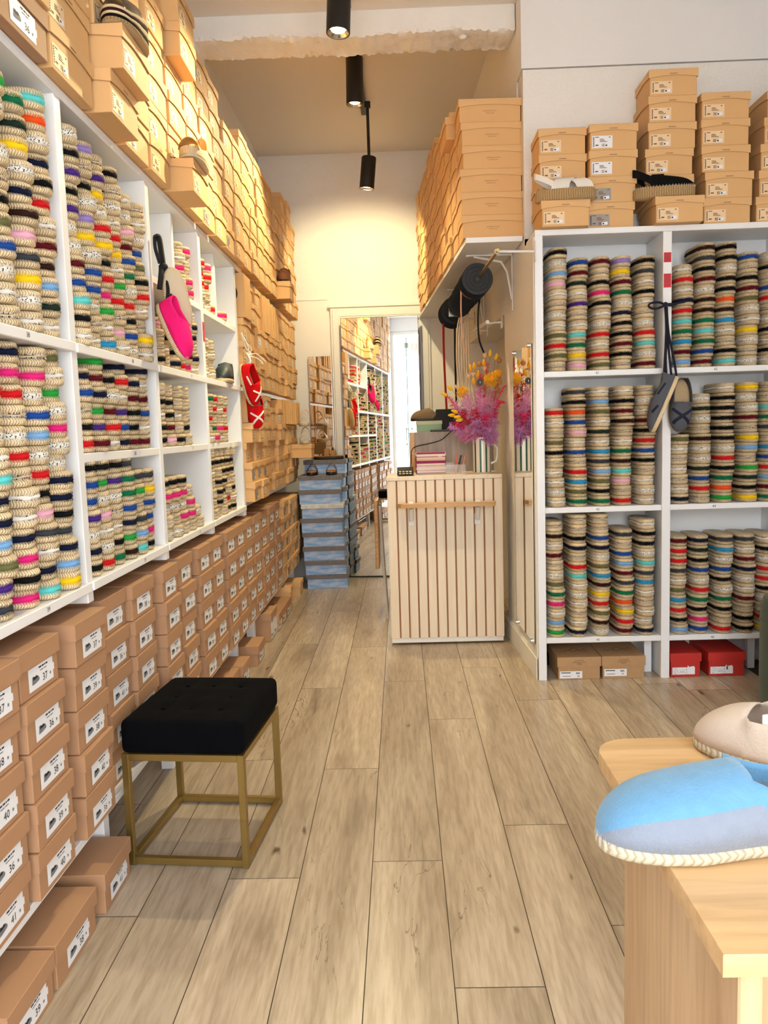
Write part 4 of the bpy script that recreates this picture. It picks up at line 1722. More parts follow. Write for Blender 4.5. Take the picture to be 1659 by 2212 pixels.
def ribbon(name, pts, m, r=.004, flat=.25, parent=None, n=6):
    b = MB()
    # smooth the polyline
    P = [Vector(p) for p in pts]
    out = []
    for i in range(len(P) - 1):
        p0, p1, p2, p3 = P[max(i - 1, 0)], P[i], P[i + 1], P[min(i + 2, len(P) - 1)]
        for k in range(6):
            u = k / 6
            out.append(.5 * ((2 * p1) + (p2 - p0) * u + (2 * p0 - 5 * p1 + 4 * p2 - p3) * u * u + (3 * p1 - p0 - 3 * p2 + p3) * u ** 3))
    out.append(P[-1])
    b.tube(out, r, m, n, True, flat)
    return b.build(name, parent, 60)


# --- hanging pairs: the two shoes are tied together by one ribbon
pink = FM['f'].copy()
pink.node_tree.nodes['Principled BSDF'].inputs['Base Color'].default_value = lin(236, 32, 120)
a = espadrille('hanging_espadrille', 'hot pink espadrille hanging side-on from the left shelving by a black ribbon', 'shoe', (-.80, 2.765, 1.648), (-.705, 2.69, 1.455), (1, -.12, .5), pink, .225, .085, group='pink espadrilles hung by a ribbon')
b_ = espadrille('hanging_espadrille', 'hot pink espadrille hanging with its cream sole outward behind its pink mate', 'shoe', (-.772, 2.80, 1.772), (-.755, 2.85, 1.55), (-.35, 1, .15), pink, .225, .085, group='pink espadrilles hung by a ribbon')
t = thing('ribbon', 'wide black ribbon tying the pink espadrilles to the shelving', 'ribbon', (-.815, 2.79, 1.86))
for pts, r in (([(0, -.012, .01), (.012, -.004, .012), (.016, .004, -.04), (.018, .008, -.075)], .012), ([(0, -.012, .01), (.004, -.022, -.03), (.012, -.008, -.075)], .008),
               ([(.018, .006, -.08), (.03, .0, -.13), (.034, -.01, -.18), (.026, -.03, -.235)], .008), ([(.02, .01, -.08), (.036, .02, -.14), (.04, .0, -.2), (.03, -.02, -.232)], .007),
               ([(.015, .0, -.08), (.018, -.025, -.12), (.012, -.03, -.165)], .009)):
    ribbon('strand', pts, M['black_cloth'], r, .75, t)
b = MB()
b.ball((.02, .004, -.085), .016, M['black_cloth'], 10, 8, (1, 1.1, .9))
b.build('knot', t, 60)

redc = FM['r'].copy()
redc.node_tree.nodes['Principled BSDF'].inputs['Base Color'].default_value = lin(214, 16, 24)
wcl = FM['w']
KW = dict(op=.47, collar=.045, vamp=.055, toe=.022)
a = espadrille('hanging_espadrille', 'upper red espadrille with white cross marks hanging at the end of the left shelving', 'shoe', (-.80, 4.165, 1.553), (-.755, 4.23, 1.345), (.75, -.45, .3), redc, .22, .086, group='red espadrilles hung by white laces')
cross_mark(a, wcl, .22, .086, **KW)
side_mark(a, wcl, .22, .086, side=-1)
a = espadrille('hanging_espadrille', 'lower red espadrille with a white cross on its toe, below its red mate', 'shoe', (-.79, 4.285, 1.445), (-.765, 4.30, 1.23), (.45, -.9, .1), redc, .22, .086, group='red espadrilles hung by white laces')
cross_mark(a, wcl, .22, .086, **KW)
t = thing('laces', 'white laces holding the red espadrilles to the end upright', 'laces', (-.80, 4.225, 1.70))
rr = random.Random(4)
for pts in ([(-.01, -.02, .02), (.02, -.005, -.06), (.01, .0, -.14)], [(-.01, -.02, .02), (.0, .02, -.05), (.03, .01, -.09), (.005, .0, -.15)], [(.01, 0, -.1), (.05, .01, -.085), (.085, .02, -.11), (.1, .03, -.13)],
            [(.01, 0, -.1), (.06, .0, -.11), (.09, .01, -.14)], [(.01, 0, -.08), (.03, -.02, -.12), (.02, -.01, -.16)], [(.0, .0, -.02), (.03, .02, -.06), (.02, .0, -.1), (.03, 0, -.15)]):
    ribbon('strand', pts, FM['w'], .0055, .5, t)

greyc = mat('grey_canvas', (84, 86, 94), 0.9, bump=.2, bscale=260)
a = espadrille('hanging_espadrille', 'dark grey espadrille hanging tilted, its sole edge outward, on the right shelving divider', 'shoe', (1.222, 3.62, 1.395), (1.112, 3.60, 1.158), (-.9, .22, .38), greyc, .262, .092, group='grey espadrilles hung by navy ribbon')
side_mark(a, M['navy_cloth'], .262, .092, .2, .42, .026, .005, 1)
side_mark(a, M['navy_cloth'], .262, .092, .6, .74, .018, .006, 1)
a = espadrille('hanging_espadrille', 'dark grey espadrille with navy cross on its toe, hanging beside its tilted mate', 'shoe', (1.262, 3.655, 1.385), (1.248, 3.635, 1.150), (-.05, -1, -.05), greyc, .236, .092, group='grey espadrilles hung by navy ribbon')
cross_mark(a, M['navy_cloth'], .236, .092, .0078, .58, .86, .7, **KW)
t = thing('ribbon', 'navy ribbon bow holding the grey espadrilles on the right shelving divider', 'ribbon', (1.187, 3.655, 1.71))
for pts in ([(0, -.01, 0), (-.03, -.012, .012), (-.066, -.01, .008), (-.07, -.008, -.006), (-.045, -.01, -.016), (-.01, -.012, -.006)], [(0, -.012, .002), (.04, -.014, .004), (.085, -.01, .010)], [(0, -.014, -.002), (.03, -.016, -.004), (.05, -.012, .002)],
            [(0, -.012, -.01), (.004, -.014, -.12), (-.012, -.03, -.33)], [(.002, -.012, -.01), (.008, -.02, -.1), (.0, -.02, -.22), (.0, -.034, -.325)], [(.004, -.012, -.01), (.008, -.02, -.14), (.024, -.03, -.33)], [(.006, -.012, -.01), (.012, -.02, -.12), (.038, -.02, -.25), (.054, -.014, -.34)]):
    ribbon('strand', pts, M['navy_cloth'], .0062, .8, t)
b = MB()
b.ball((0, -.014, 0), .012, M['navy_cloth'], 10, 8)
b.build('knot', t, 60)


def band(b, s0, u0, s1, u1, L, Wd, h, m, w=.02, n=14, z0=0.0, th=.0022, arch=1.0):
    """A strap from edge (s0, side u0) over to (s1, side u1): flat ribbon of width w (along the shoe)."""
    top, bot = [], []
    for i in range(n + 1):
        f = i / n
        s = s0 + (s1 - s0) * f
        u = u0 + (u1 - u0) * f
        y = u * hwid(s, Wd) * .98
        z = z0 + h * (max(0, math.cos(u * PI / 2)) ** .6) * arch
        top.append(Vector((L * s, y, z)))
    rings = []
    for p in top:
        rings.append([p + Vector((-w / 2, 0, 0)), p + Vector((w / 2, 0, 0)), p + Vector((w / 2, 0, th)), p + Vector((-w / 2, 0, th))])
    b.loft(rings, m)


def heel_strap(b, L, Wd, m, z=.055, s=.2, w=.018, lift=.03):
    pts = []
    for i in range(17):
        a = -PI / 2 + PI * i / 16
        pts.append((L * s - L * s * 1.08 * math.cos(a), hwid(.18, Wd) * 1.05 * math.sin(a), z * .35 + lift * math.cos(a) + z * .4 * abs(math.cos(a))))
    rings = []
    for p in pts:
        rings.append([(p[0], p[1] * .97, p[2] - w / 2), (p[0], p[1] * 1.03, p[2] - w / 2), (p[0], p[1] * 1.03, p[2] + w / 2), (p[0], p[1] * .97, p[2] + w / 2)])
    b.loft(rings, m)


def vamp_cover(b, L, Wd, m, s0, s1, h0, h1, t=.003):
    """Upper over the front of the foot, from s0 to s1."""
    ns, nu = 14, 16
    o, i_ = [], []
    for i in range(ns + 1):
        s = s0 + (s1 - s0) * i / ns
        for j in range(nu + 1):
            u = -1 + 2 * j / nu
            p = upper_pt(s, u, L, Wd, s0 - .001, .04, h0, h1)
            o.append(tuple(p))
            i_.append((p.x, p.y * .95, p.z - t if p.z > t else p.z))
    N = nu + 1
    fs = [(i * N + j, (i + 1) * N + j, (i + 1) * N + j + 1, i * N + j + 1) for i in range(ns) for j in range(nu)]
    b.add(o, fs, m)
    b.add(i_, [f[::-1] for f in fs], m)
    for i in (0, ns):
        b.add([o[i * N + j] for j in range(N)] + [i_[i * N + j] for j in range(N)], [(j, j + 1, N + j + 1, N + j) for j in range(nu)], m)


def platform_sandal(label, heel, toe, m, kind):
    L, Wd, H = .258, .094, .047
    t = thing('platform_sandal', label, 'sandal')
    pts = shoe_pts(L, Wd)
    b = MB()
    sole_mb(b, inset(pts, .004), -H, 0, M['jute_dark'], M['insole'], .006, 3, .0014, None, 3)
    b.build('platform_sole', t, 50)
    b = MB()
    if kind == 'cross':
        band(b, .40, -1, .70, 1, L, Wd, .052, m, .075)
        band(b, .40, 1, .82, -1, L, Wd, .046, m, .07, th=.0032)
    else:
        vamp_cover(b, L, Wd, m, .40, 1.0, .055, .022)
        band(b, .34, -1, .46, 1, L, Wd, .058, m, .05)
    b.build('upper', t, 50)
    b = MB()
    heel_strap(b, L, Wd, m, .06, .3, .026 if kind == 'cross' else .034, .022)
    b.build('heel_strap', t, 50)
    b = MB()
    pp = inset(pts, .003)
    for k in range(len(pp)):
        b.tube([(pp[k][0], pp[k][1], -.006), (pp[k][0], pp[k][1], .003)], .0009, FM['z'] if kind == 'cross' else FM['w'], 4, False)
    b.build('stitching', t)
    orient(t, heel, toe, (0, 0, 1))
    return t


platform_sandal('white crossed-strap platform sandal with rope sole on a pulled-out beige box', (.627, 3.685, 2.2215), (.870, 3.655, 2.2215), FM['w'], 'cross')
platform_sandal('black closed-toe platform sandal with rope sole on a pulled-out beige box', (1.064, 3.70, 2.2215), (1.310, 3.675, 2.2215), FM['k'], 'closed')


def wedge(label, heel, toe, up, m, kind):
    L, Wd = .235, .088
    t = thing('wedge_shoe', label, 'shoe')
    pts = shoe_pts(L, Wd)
    b = MB()
    ramp = lambda x, y, v: v * .056 * (1 - min(1, x / (L * .78))) ** 1.1
    if kind == 'striped':
        for i in range(5):
            hb = .0076
            q0 = i * hb

            def ramp_i(x, y, v, q0=q0, hb=hb):
                f = 1 + 1.5 * max(0, 1 - x / (L * .8))
                return (q0 + v * hb) * f - (q0 + v * hb)
            sole_mb(b, inset(pts, .004), q0, q0 + hb, (M['jute_dark'], FM['k'], FM['z'], FM['d'], FM['z'])[i], M['insole'], .002, i, .0004, ramp_i)
        hz = .04
    else:
        sole_mb(b, inset(pts, .004), 0, .034, M['jute'], M['insole'], .006, 2, .0008, ramp, 3)
        b.add([(x, y, -.003) for x, y in inset(pts, .002)] + [(x, y, .001) for x, y in inset(pts, .003)], [tuple(range(len(pts)))] + [(i, (i + 1) % len(pts), len(pts) + (i + 1) % len(pts), len(pts) + i) for i in range(len(pts))], M['rubber'])
        hz = .035
    b.build('wedge_sole', t, 50)
    b = MB()
    if kind == 'striped':
        n = len(b.v)
        st = len(b.v)
        vamp_cover(b, L, Wd, m, .30, .84, .085, .05)
        b.xform(Matrix.Translation((0, 0, .042)) @ Matrix.Rotation(.16, 4, 'Y'), st)
        b.build('upper', t, 60)
        b = MB()
        heel_strap(b, L, Wd, M['black_cloth'], .10, .35, .008, .03)
        b.build('heel_strap', t, 60)
    else:
        band(b, .78, -1, .78, 1, L, Wd, .040, m, .07, 16, .026, .003)
        heel_strap(b, L, Wd, m, .09, .32, .045, .05)
        b.build('upper', t, 60)
        b = MB()
        for i in range(4):
            b.tube([(L * .63, -.015 + .01 * i, .07), (L * .58, -.02 + .013 * i, .082 + .004 * (i % 2)), (L * .55, -.024 + .016 * i, .072)], .0018, M['groove'], 5)
        b.build('laces', t, 60)
    orient(t, heel, toe, up)
    return t


gold_leather = mat('bronze_leather', (78, 62, 44), 0.32, metal=.35, coat=.3)
tan = mat('tan_suede', (214, 170, 104), 0.85, bump=.1)
wedge('black wedge sandal with striped rope sole and bronze leather upper, on a pulled-out beige box', (-.732, 2.475, ZT + HB * 2 + .002), (-.742, 2.245, ZT + HB * 2 + .002), (0, 0, 1), gold_leather, 'striped')
wedge('tan lace-up rope wedge, toe toward the shop door, on a pulled-out beige box', (-.738, 3.195, ZT + HB + .005), (-.732, 2.965, ZT + HB + .005), (0, 0, 1), tan, 'laced')

# brown fringed slipper
t = thing('slipper', 'brown fringed slipper on a pulled-out beige box high on the far wall', 'slipper', (-.748, SLIP_Y, ZT + HB + .0018))
b = MB()
sole_mb(b, shoe_pts(.2, .085), 0, .014, M['black_matt'], M['insole'], .003)
b.xform(Matrix.Translation((0, .1, 0)) @ Matrix.Rotation(-PI / 2, 4, 'Z'))
b.build('sole', t, 50)
b = MB()
slip_on(b, .2, .085, mat('brown_suede', (120, 74, 50), .85), .4, .05, .09, .05, .012)
rr = random.Random(8)
for i in range(40):
    u = -1 + 2 * i / 39
    p = upper_pt(.46, u * .9, .2, .085, .4, .05, .09, .05)
    q = upper_pt(.92, u * .9, .2, .085, .4, .05, .09, .05)
    b.tube([p + Vector((0, 0, .013)), p.lerp(q, .5) + Vector((0, 0, .022 + rr.uniform(0, .006))), q + Vector((0, 0, .016))], .0016, M['groove'] if i % 3 else FM['d'], 4)
b.xform(Matrix.Translation((0, .1, 0)) @ Matrix.Rotation(-PI / 2, 4, 'Z'))
b.build('upper', t, 60)

# dark teal shoe in the fourth cubby
tealc = mat('dark_teal_leather', (36, 52, 60), .5)
espadrille('espadrille', 'dark teal shoe with cream piping in a cubby of the left shelving', 'shoe', (-.86, 4.05, 1.468), (-.845, 3.83, 1.468), (0, 0, 1), tealc, .22, .085, .02, op=.3, collar=.05, vamp=.085, toe_h=.03)

# ------------------------------------------------------------------ display table with two slip-ons
t = thing('display_table', 'rounded oak display table in front carrying two felt slip-ons', 'table', (.70, .92, 0))
b = MB()
zt, th = .72, .022
x0, x1, y0, y1, rr_ = .277, 1.25, .682, 1.186, .055
pts = [(x0, y0), (x1, y0), (x1, y1)]
for i in range(9):
    a = PI / 2 + PI / 2 * i / 8
    pts.append((x0 + rr_ + rr_ * math.cos(a), y1 - rr_ + rr_ * math.sin(a)))
q = [(x - .70, y - .92) for x, y in pts]
b.loft([[(x, y, zt - th) for x, y in q], [(x, y, zt - .0015) for x, y in q], [(x * .998, y * .998, zt) for x, y in q]], M['table_top'])
b.build('tabletop', t, 30)
for xa in (.299, 1.19):
    b = MB()
    b.box(xa - .70, xa + .024 - .70, .70 - .92, 1.083 - .92, 0, zt - th, M['table_side'], .002)
    b.build('side_panel', t)
b = MB()
b.box(.323 - .70, 1.19 - .70, 1.03 - .92, 1.05 - .92, .35, zt - th, M['table_side'], .002)
b.build('back_rail', t)
blue = mat('sky_blue_felt', (98, 150, 190), .95, var=.05, vscale=60, bump=.3, bscale=260, sheen=.3)
bluegrey = mat('blue_grey_felt', (128, 138, 156), .95, var=.04, vscale=60, bump=.3, bscale=260, sheen=.3)
beigef = mat('cream_felt', (204, 188, 174), .95, var=.02, vscale=60, bump=.2, bscale=260)
palej = braid('pale_rope', (172, 160, 136), (206, 194, 172), 260)
M['palej'] = palej
s1 = espadrille('slip_on_shoe', 'sky blue felt slip-on with grey rim and rope sole, nearest on the display table', 'shoe', (.482, .905, .7395), (.212, .868, .7395), (0, 0, 1), blue, .272, .118, .0185, op=.38, rim=bluegrey, soles='palej', collar=.045, vamp=.07, toe_h=.036, stitch=mat('pale_blue_thread', (170, 184, 200), .8))
s2 = espadrille('slip_on_shoe', 'cream felt slip-on with white collar, behind the sky blue one on the display table', 'shoe', (.640, .985, .7395), (.434, 1.160, .7395), (0, 0, 1), beigef, .276, .118, .0185, op=.70, soles='palej', collar=.05, vamp=.056, toe_h=.030, stitch=FM['z'])
b = MB()
heel_strap(b, .276, .118, FM['w'], .10, .62, .05, .03)
b.build('collar_flap', s2, 60)
b = MB()
b.box(.115, .128, -.0545, -.0535, .018, .036, mat('leather_tag', (206, 160, 120), .6))
b.build('leather_tag', s2)

# green velvet pouf at the frame's edge
t = thing('pouf', 'dark green velvet pouf at the photo edge, in front of the red shoe boxes', 'pouf', (1.630, 3.25, 0), (0, 0, 0))
t.scale = (.755, .755, 1)
b = MB()
b.lathe([(.205, .002), (.215, .02), (.218, .1), (.218, .37), (.214, .43), (.2, .462), (.17, .474), (.05, .478), (.0, .478)], M['green_velvet'], 40)
b.build('cushion', t, 50)
b = MB()
b.lathe([(.2165, .36), (.2205, .364), (.2205, .372), (.2165, .376)], M['green_velvet'], 40, cap0=False, cap1=False)
b.build('piping', t, 50)

# ------------------------------------------------------------------ stool
t = thing('stool', 'square stool with black velvet cushion on a brass cube frame', 'stool', (-.61, 2.31, 0), (0, 0, -.09))
sx, sy, tb = .165, .19, .0095
b = MB()
for dx in (-1, 1):
    for dy in (-1, 1):
        b2 = MB()
        b2.box(dx * sx - tb, dx * sx + tb, dy * sy - tb, dy * sy + tb, 0, .325, M['gold'], .0012)
        b2.build('leg', t)
for z in (tb + .004, .325 - tb):
    for dx in (-1, 1):
        b2 = MB()
        b2.box(dx * sx - tb, dx * sx + tb, -sy + tb, sy - tb, z - tb, z + tb, M['gold'], .0012)
        b2.build('rail', t)
    for dy in (-1, 1):
        b2 = MB()
        b2.box(-sx + tb, sx - tb, dy * sy - tb, dy * sy + tb, z - tb, z + tb, M['gold'], .0012)
        b2.build('rail', t)
bm = bmesh.new()
bmesh.ops.create_cube(bm, size=1)
for v in bm.verts:
    v.co = Vector((v.co.x * .35, v.co.y * .405, v.co.z * .095))
bmesh.ops.bevel(bm, geom=bm.edges[:], offset=.022, segments=4, affect='EDGES', profile=.6)
bmesh.ops.subdivide_edges(bm, edges=[e for e in bm.edges if e.calc_length() > .1], cuts=12, use_grid_fill=True)
butt = [(x, y) for x in (-.085, 0.0, .085) for y in (-.1, 0.0, .1)]
for v in bm.verts:
    if v.co.z > .03:
        d = min(math.hypot(v.co.x - x, v.co.y - y) for x, y in butt)
        v.co.z += .010 * (1 - (v.co.x / .18) ** 2) * (1 - (v.co.y / .2) ** 2) - .010 * math.exp(-(d / .022) ** 2)
    elif abs(v.co.z) < .03:
        pass
b = MB()
b.bm(bm, M['velvet'], Matrix.Translation((0, 0, .325 + .048)))
b.build('cushion', t, 45)
for x, y in butt:
    b = MB()
    b.ball((x, y, .325 + .0965), .007, M['velvet'], 8, 6, (1, 1, .5))
    b.build('button', t, 60)

# ------------------------------------------------------------------ track lamps
def spot(label, top, bottom, aim, power, ang=118):
    t = thing('track_lamp', label, 'lamp', top, (0, 0, 0), 'black cylinder track lamps')
    ax = Vector(bottom) - Vector(top)
    L = ax.length
    q = ax.to_track_quat('Z', 'Y').to_matrix().to_4x4()
    b = MB()
    b.lathe([(.0, 0), (.044, 0), (.0488, .006), (.0488, L), (.0445, L), (.0445, L - .022), (.0, L - .022)], M['black_matt'], 28, cap0=False, cap1=False)
    b.xform(q)
    b.build('housing', t, 40)
    b = MB()
    b.lathe([(.0, L - .020), (.0440, L - .020), (.0440, L - .004), (.033, L - .014), (.0, L - .014)], M['reflector'], 24, cap0=False, cap1=False)
    b.xform(q)
    b.build('reflector', t, 40)
    b = MB()
    b.lathe([(.0, L - .0135), (.030, L - .0135), (.024, L - .010), (.0, L - .008)], M['lamp_on'], 24, cap0=False, cap1=False)
    b.xform(q)
    b.build('lens', t, 40)
    b = MB()
    d = Vector((0, 0, (ZB if top[1] > 4.1 else ZC) - .03 - top[2]))
    b.tube([(0, 0, .01), (0, 0, d.z)], .010, M['black_matt'], 8)
    b.box(-.02, .02, -.014, .014, d.z - .04, d.z, M['black_matt'], .003)
    b.build('stem', t, 40)
    ld = bpy.data.lights.new('lamp_light', 'SPOT')
    ld.energy = power
    ld.color = (1.0, .84, .47)
    ld.spot_size = math.radians(ang)
    ld.spot_blend = .5
    ld.shadow_soft_size = .028
    lo = bpy.data.objects.new('lamp_light', ld)
    C.objects.link(lo)
    lo.location = Vector(bottom) + ax.normalized() * .012
    lo.rotation_euler = (Vector(aim) - Vector(bottom)).to_track_quat('-Z', 'Y').to_euler()


M['reflector'] = mat('lamp_reflector', (220, 216, 205), .15, metal=1.0)
M['lamp_on'] = emit('lamp_glow', (255, 232, 190), 18)
spot('black cylinder lamp nearest the shop door, cut off by the top of the photo', (-.195, 3.47, 3.07), (-.209, 3.45, 2.815), (-.66, 2.9, 1.2), SPOT * 1.2)
spot('black cylinder lamp in the middle of the track, below the ceiling beam', (-.203, 4.80, 3.315), (-.209, 4.80, 3.055), (-.70, 4.3, 1.6), SPOT * 1.15)
spot('black cylinder lamp farthest along the track, tilted toward the back wall', (-.158, 5.52, 3.00), (-.180, 5.53, 2.80), (-.24, 6.4, 2.1), SPOT * .7, 112)
t = thing('lamp_track', 'black ceiling track carrying the tilted and middle cylinder lamps', 'lamp track', (-.19, 5.2, ZB))
b = MB()
b.box(-.018, .018, -.85, .55, -.03, 0, M['black_matt'], .002)
b.build('rail', t)
b = MB()
b.box(-.02, .02, -.2, -.1, -.036, 0, M['black'], .002)
b.build('joint', t)
t = thing('lamp_track', 'black ceiling track in front of the beam carrying the cut-off lamp', 'lamp track', (-.195, 3.2, ZC))
b = MB()
b.box(-.018, .018, -1.0, .8, -.03, 0, M['black_matt'], .002)
b.build('rail', t)

# ------------------------------------------------------------------ counter
CX0, CX1, CY0, CY1, CZ = -.083, .544, 4.36, 4.74, .94
t = thing('counter', 'pale slatted shop counter with a beech bag rail on its front', 'counter', (.23, 4.55, 0))


def cpart(name, x0, x1, y0, y1, z0, z1, m, bev=.002, par=None):
    b = MB()
    b.box(x0 - .23, x1 - .23, y0 - 4.55, y1 - 4.55, z0, z1, m, bev)
    return b.build(name, par or t)


cpart('plinth', CX0 + .002, CX1 - .004, CY0 + .004, CY1, .012, .038, M['smooth'])
cpart('carcass', CX0 + .008, CX1 - .006, CY0 + .012, CY1 - .002, .038, CZ - .022, M['groove'])
cpart('countertop', CX0 - .002, CX1, CY0 - .004, CY1, CZ - .022, CZ, M['pine'])
ng = 11
gx = [CX0 + .052 + (CX1 - .048 - CX0 - .052) * i / (ng - 1) for i in range(ng)]
edges = [CX0] + gx + [CX1]
for i in range(len(edges) - 1):
    a = edges[i] + (.0042 if i else 0)
    c = edges[i + 1] - (.0042 if i < len(edges) - 2 else 0)
    cpart('slat', a, c, CY0, CY0 + .013, .038, CZ - .0225, M['pine'], .0015)
cpart('side_panel', CX1 - .006, CX1, CY0 + .013, CY1, .038, CZ - .0225, M['pine'])
cpart('side_panel', CX0, CX0 + .008, CY0 + .013, CY1, .038, CZ - .0225, M['pine'])
b = MB()
pts = [(-.03, 4.357), (-.03, 4.30), (-.012, 4.268), (.012, 4.258), (.46, 4.258), (.486, 4.266), (.498, 4.29), (.498, 4.357)]
pts = [(-.03, 4.335), (-.026, 4.30), (-.008, 4.272), (.012, 4.262), (.47, 4.262), (.492, 4.27), (.5, 4.3), (.5, 4.335)]
q = [(x - .23, y - 4.55) for x, y in pts]
b.loft([[(x, y, .776) for x, y in q], [(x, y, .798) for x, y in q]], M['rail'])
b.build('bag_rail', t, 30)
for x in (.045, .406):
    b = MB()
    b.tube([(x - .23, CY0 - 4.55 - .001, .70), (x - .23, CY0 - 4.55 - .03, .735), (x - .23, 4.305 - 4.55, .77)], [.013, .014, .012], M['smooth'], 12)
    b.lathe([(.0, .798), (.017, .798), (.016, .806), (.0, .809)], M['smooth'], 16, (x - .23, 4.305 - 4.55, 0))
    b.box(x - .23 - .016, x - .23 + .016, CY0 - 4.55 - .004, CY0 - 4.55, .668, .73, M['smooth'], .002)
    b.build('bracket', t, 40)

t = thing('till_cabinet', 'tall grey oak cabinet standing directly behind the slatted counter', 'cabinet', (.30, 4.87, 0))
b = MB()
b.box(.082 - .30, .545 - .30, -.125, .14, 0, 1.176, M['grey_wood'], .002)
b.build('body', t)
b = MB()
b.box(.053 - .30, .082 - .30, -.125, .14, 0, 1.176, M['rail'], .002)
b.build('edge_board', t)
CT = 1.1762
# monitor, keyboard-like till
t = thing('till_screen', 'black till screen leaning back on the grey oak cabinet', 'screen', (.265, 4.88, CT))
b = MB()
b.poly([(-.09, .0), (.14, .0), (.14, .128), (-.045, .128)], -.012, .012, M['black'], 'XZ')
b.xform(Matrix.Translation((0, .02, .008)) @ Matrix.Rotation(-.25, 4, 'X'))
b.build('screen_case', t)
b = MB()
b.box(-.085, .13, -.09, .10, 0, .012, M['black_matt'], .003)
b.build('base', t)
t = thing('green_shoe_box', 'pale green shoe box on the grey oak cabinet, under the olive clog', 'shoe box', (.15, 4.97, CT))
greenb = mat('green_board', (150, 186, 146), .6)
greenl = mat('pale_green_board', (196, 206, 168), .6)
b = MB()
b.box(-.05, .10, -.1, .05, 0, .062, greenb, .0015)
b.build('body', t)
b = MB()
b.box(-.053, .103, -.103, .053, .044, .066, greenl, .0015)
b.build('lid', t)
t = thing('clog', 'olive suede clog on the pale green box beside the till screen', 'clog', (.235, 4.94, CT + .067))
ol = mat('olive_suede', (124, 102, 74), .9, bump=.15)
b = MB()
sole_mb(b, shoe_pts(.2, .085), 0, .016, M['black_matt'], M['insole'], .003)
b.build('sole', t, 50)
b = MB()
slip_on(b, .2, .085, ol, .38, .03, .066, .03, .014)
thicken(b.build('upper', t, 60))
orient(t, (.262, 4.95, CT + .067), (.075, 4.935, CT + .067), (0, 0, 1))

# on the counter top
t = thing('card_reader', 'black card reader on the counter edge', 'card reader', (.02, 4.46, CZ))
b = MB()
b.box(-.045, .045, -.055, .055, .004, .02, M['black'], .004)
b.poly([(-.055, .02), (.055, .02), (.055, .046), (-.055, .030)], -.045, .045, M['black'], 'YZ')
b.build('case', t)
b = MB()
for i in range(4):
    for j in range(2):
        b.box(-.036 + i * .019, -.022 + i * .019, -.058, -.0555, .011 + j * .011, .018 + j * .011, M['gold'], .0008)
b.build('keys', t)
cb = ribbon('cable', [(.045, 4.52, CZ + .03), (.055, 4.58, CZ + .06), (.06, 4.64, CZ + .13), (.09, 4.69, CZ + .155), (.17, 4.71, CZ + .17), (.24, 4.725, CZ + .19), (.30, 4.73, CZ + .24), (.335, 4.78, CZ + .262)], M['black'], .0028, 1.0)
tag(cb, 'thin black cable arching from the card reader up to the till screen', 'cable')
t = thing('tray', 'clear acrylic tray on the counter holding striped cloths and pens', 'tray', (.222, 4.55, CZ))
acr = mat('acrylic', (246, 246, 252), .05, spec=.6, alpha=.22)
for bx_ in ((-.135, .135, -.06, .06, .0006, .003), (-.135, .135, -.06, -.0575, .003, .052), (-.135, .135, .0575, .06, .003, .06), (-.135, -.1325, -.0575, .0575, .003, .055), (.1325, .135, -.0575, .0575, .003, .055), (.062, .0645, -.0575, .0575, .003, .05)):
    b = MB()
    b.box(*bx_, acr)
    b.build('panel', t)
STR = [('b', (236, 224, 206)), ('m', (108, 40, 74)), ('c', (236, 226, 210)), ('d', (198, 108, 128)), ('e', (240, 232, 220)), ('f', (150, 46, 96)), ('g', (222, 186, 160)), ('h', (178, 62, 104))]
SM = [mat('stripe_' + str(i), c, .9) for i, (_, c) in enumerate(STR)]
r9 = random.Random(2)
for k in range(3):
    t2 = thing('striped_cloth', '%s of the folded striped cloths standing in the acrylic tray' % ('front one', 'middle one', 'rear one')[k], 'cloth', (.166, 4.51 + k * .024, CZ + .0035), (-.12, 0, 0), 'folded striped cloths')
    b = MB()
    z = 0
    W_ = .085 if k else .08
    while z < .118:
        h = r9.choice((.004, .006, .009, .012))
        h = min(h, .12 - z)
        b.box(-W_, W_, -.008, .008, z, z + h, r9.choice(SM))
        z += h
    b.build('fabric', t2)
    b = MB()
    b.box(.04, .062, -.0092, -.008, .094, .10, M['paper'])
    if k == 0:
        b.build('care_label', t2)
pc = [(220, 120, 70), (60, 50, 52), (214, 150, 120), (150, 30, 40), (50, 40, 44), (96, 60, 60)]
for k in range(6):
    x = .302 + (k % 3) * .016
    yv = 4.535 + (k // 3) * .03
    lean = (.1, .2, .28, .12, .22, .3)[k]
    b = MB()
    b.tube([(0, 0, 0), (lean * .10, 0, .098)], .0052, mat('pen_%d' % k, pc[k], .4), 8)
    o = b.build('pen', None, 60, (x, yv, CZ + .004))
    tag(o, '%s pen standing in the acrylic tray, %s' % (('orange', 'black', 'peach', 'dark red', 'charcoal', 'plum')[k], ('front row', 'front row', 'front row', 'rear row', 'rear row', 'rear row')[k]), 'pen', 'pens in the acrylic tray')

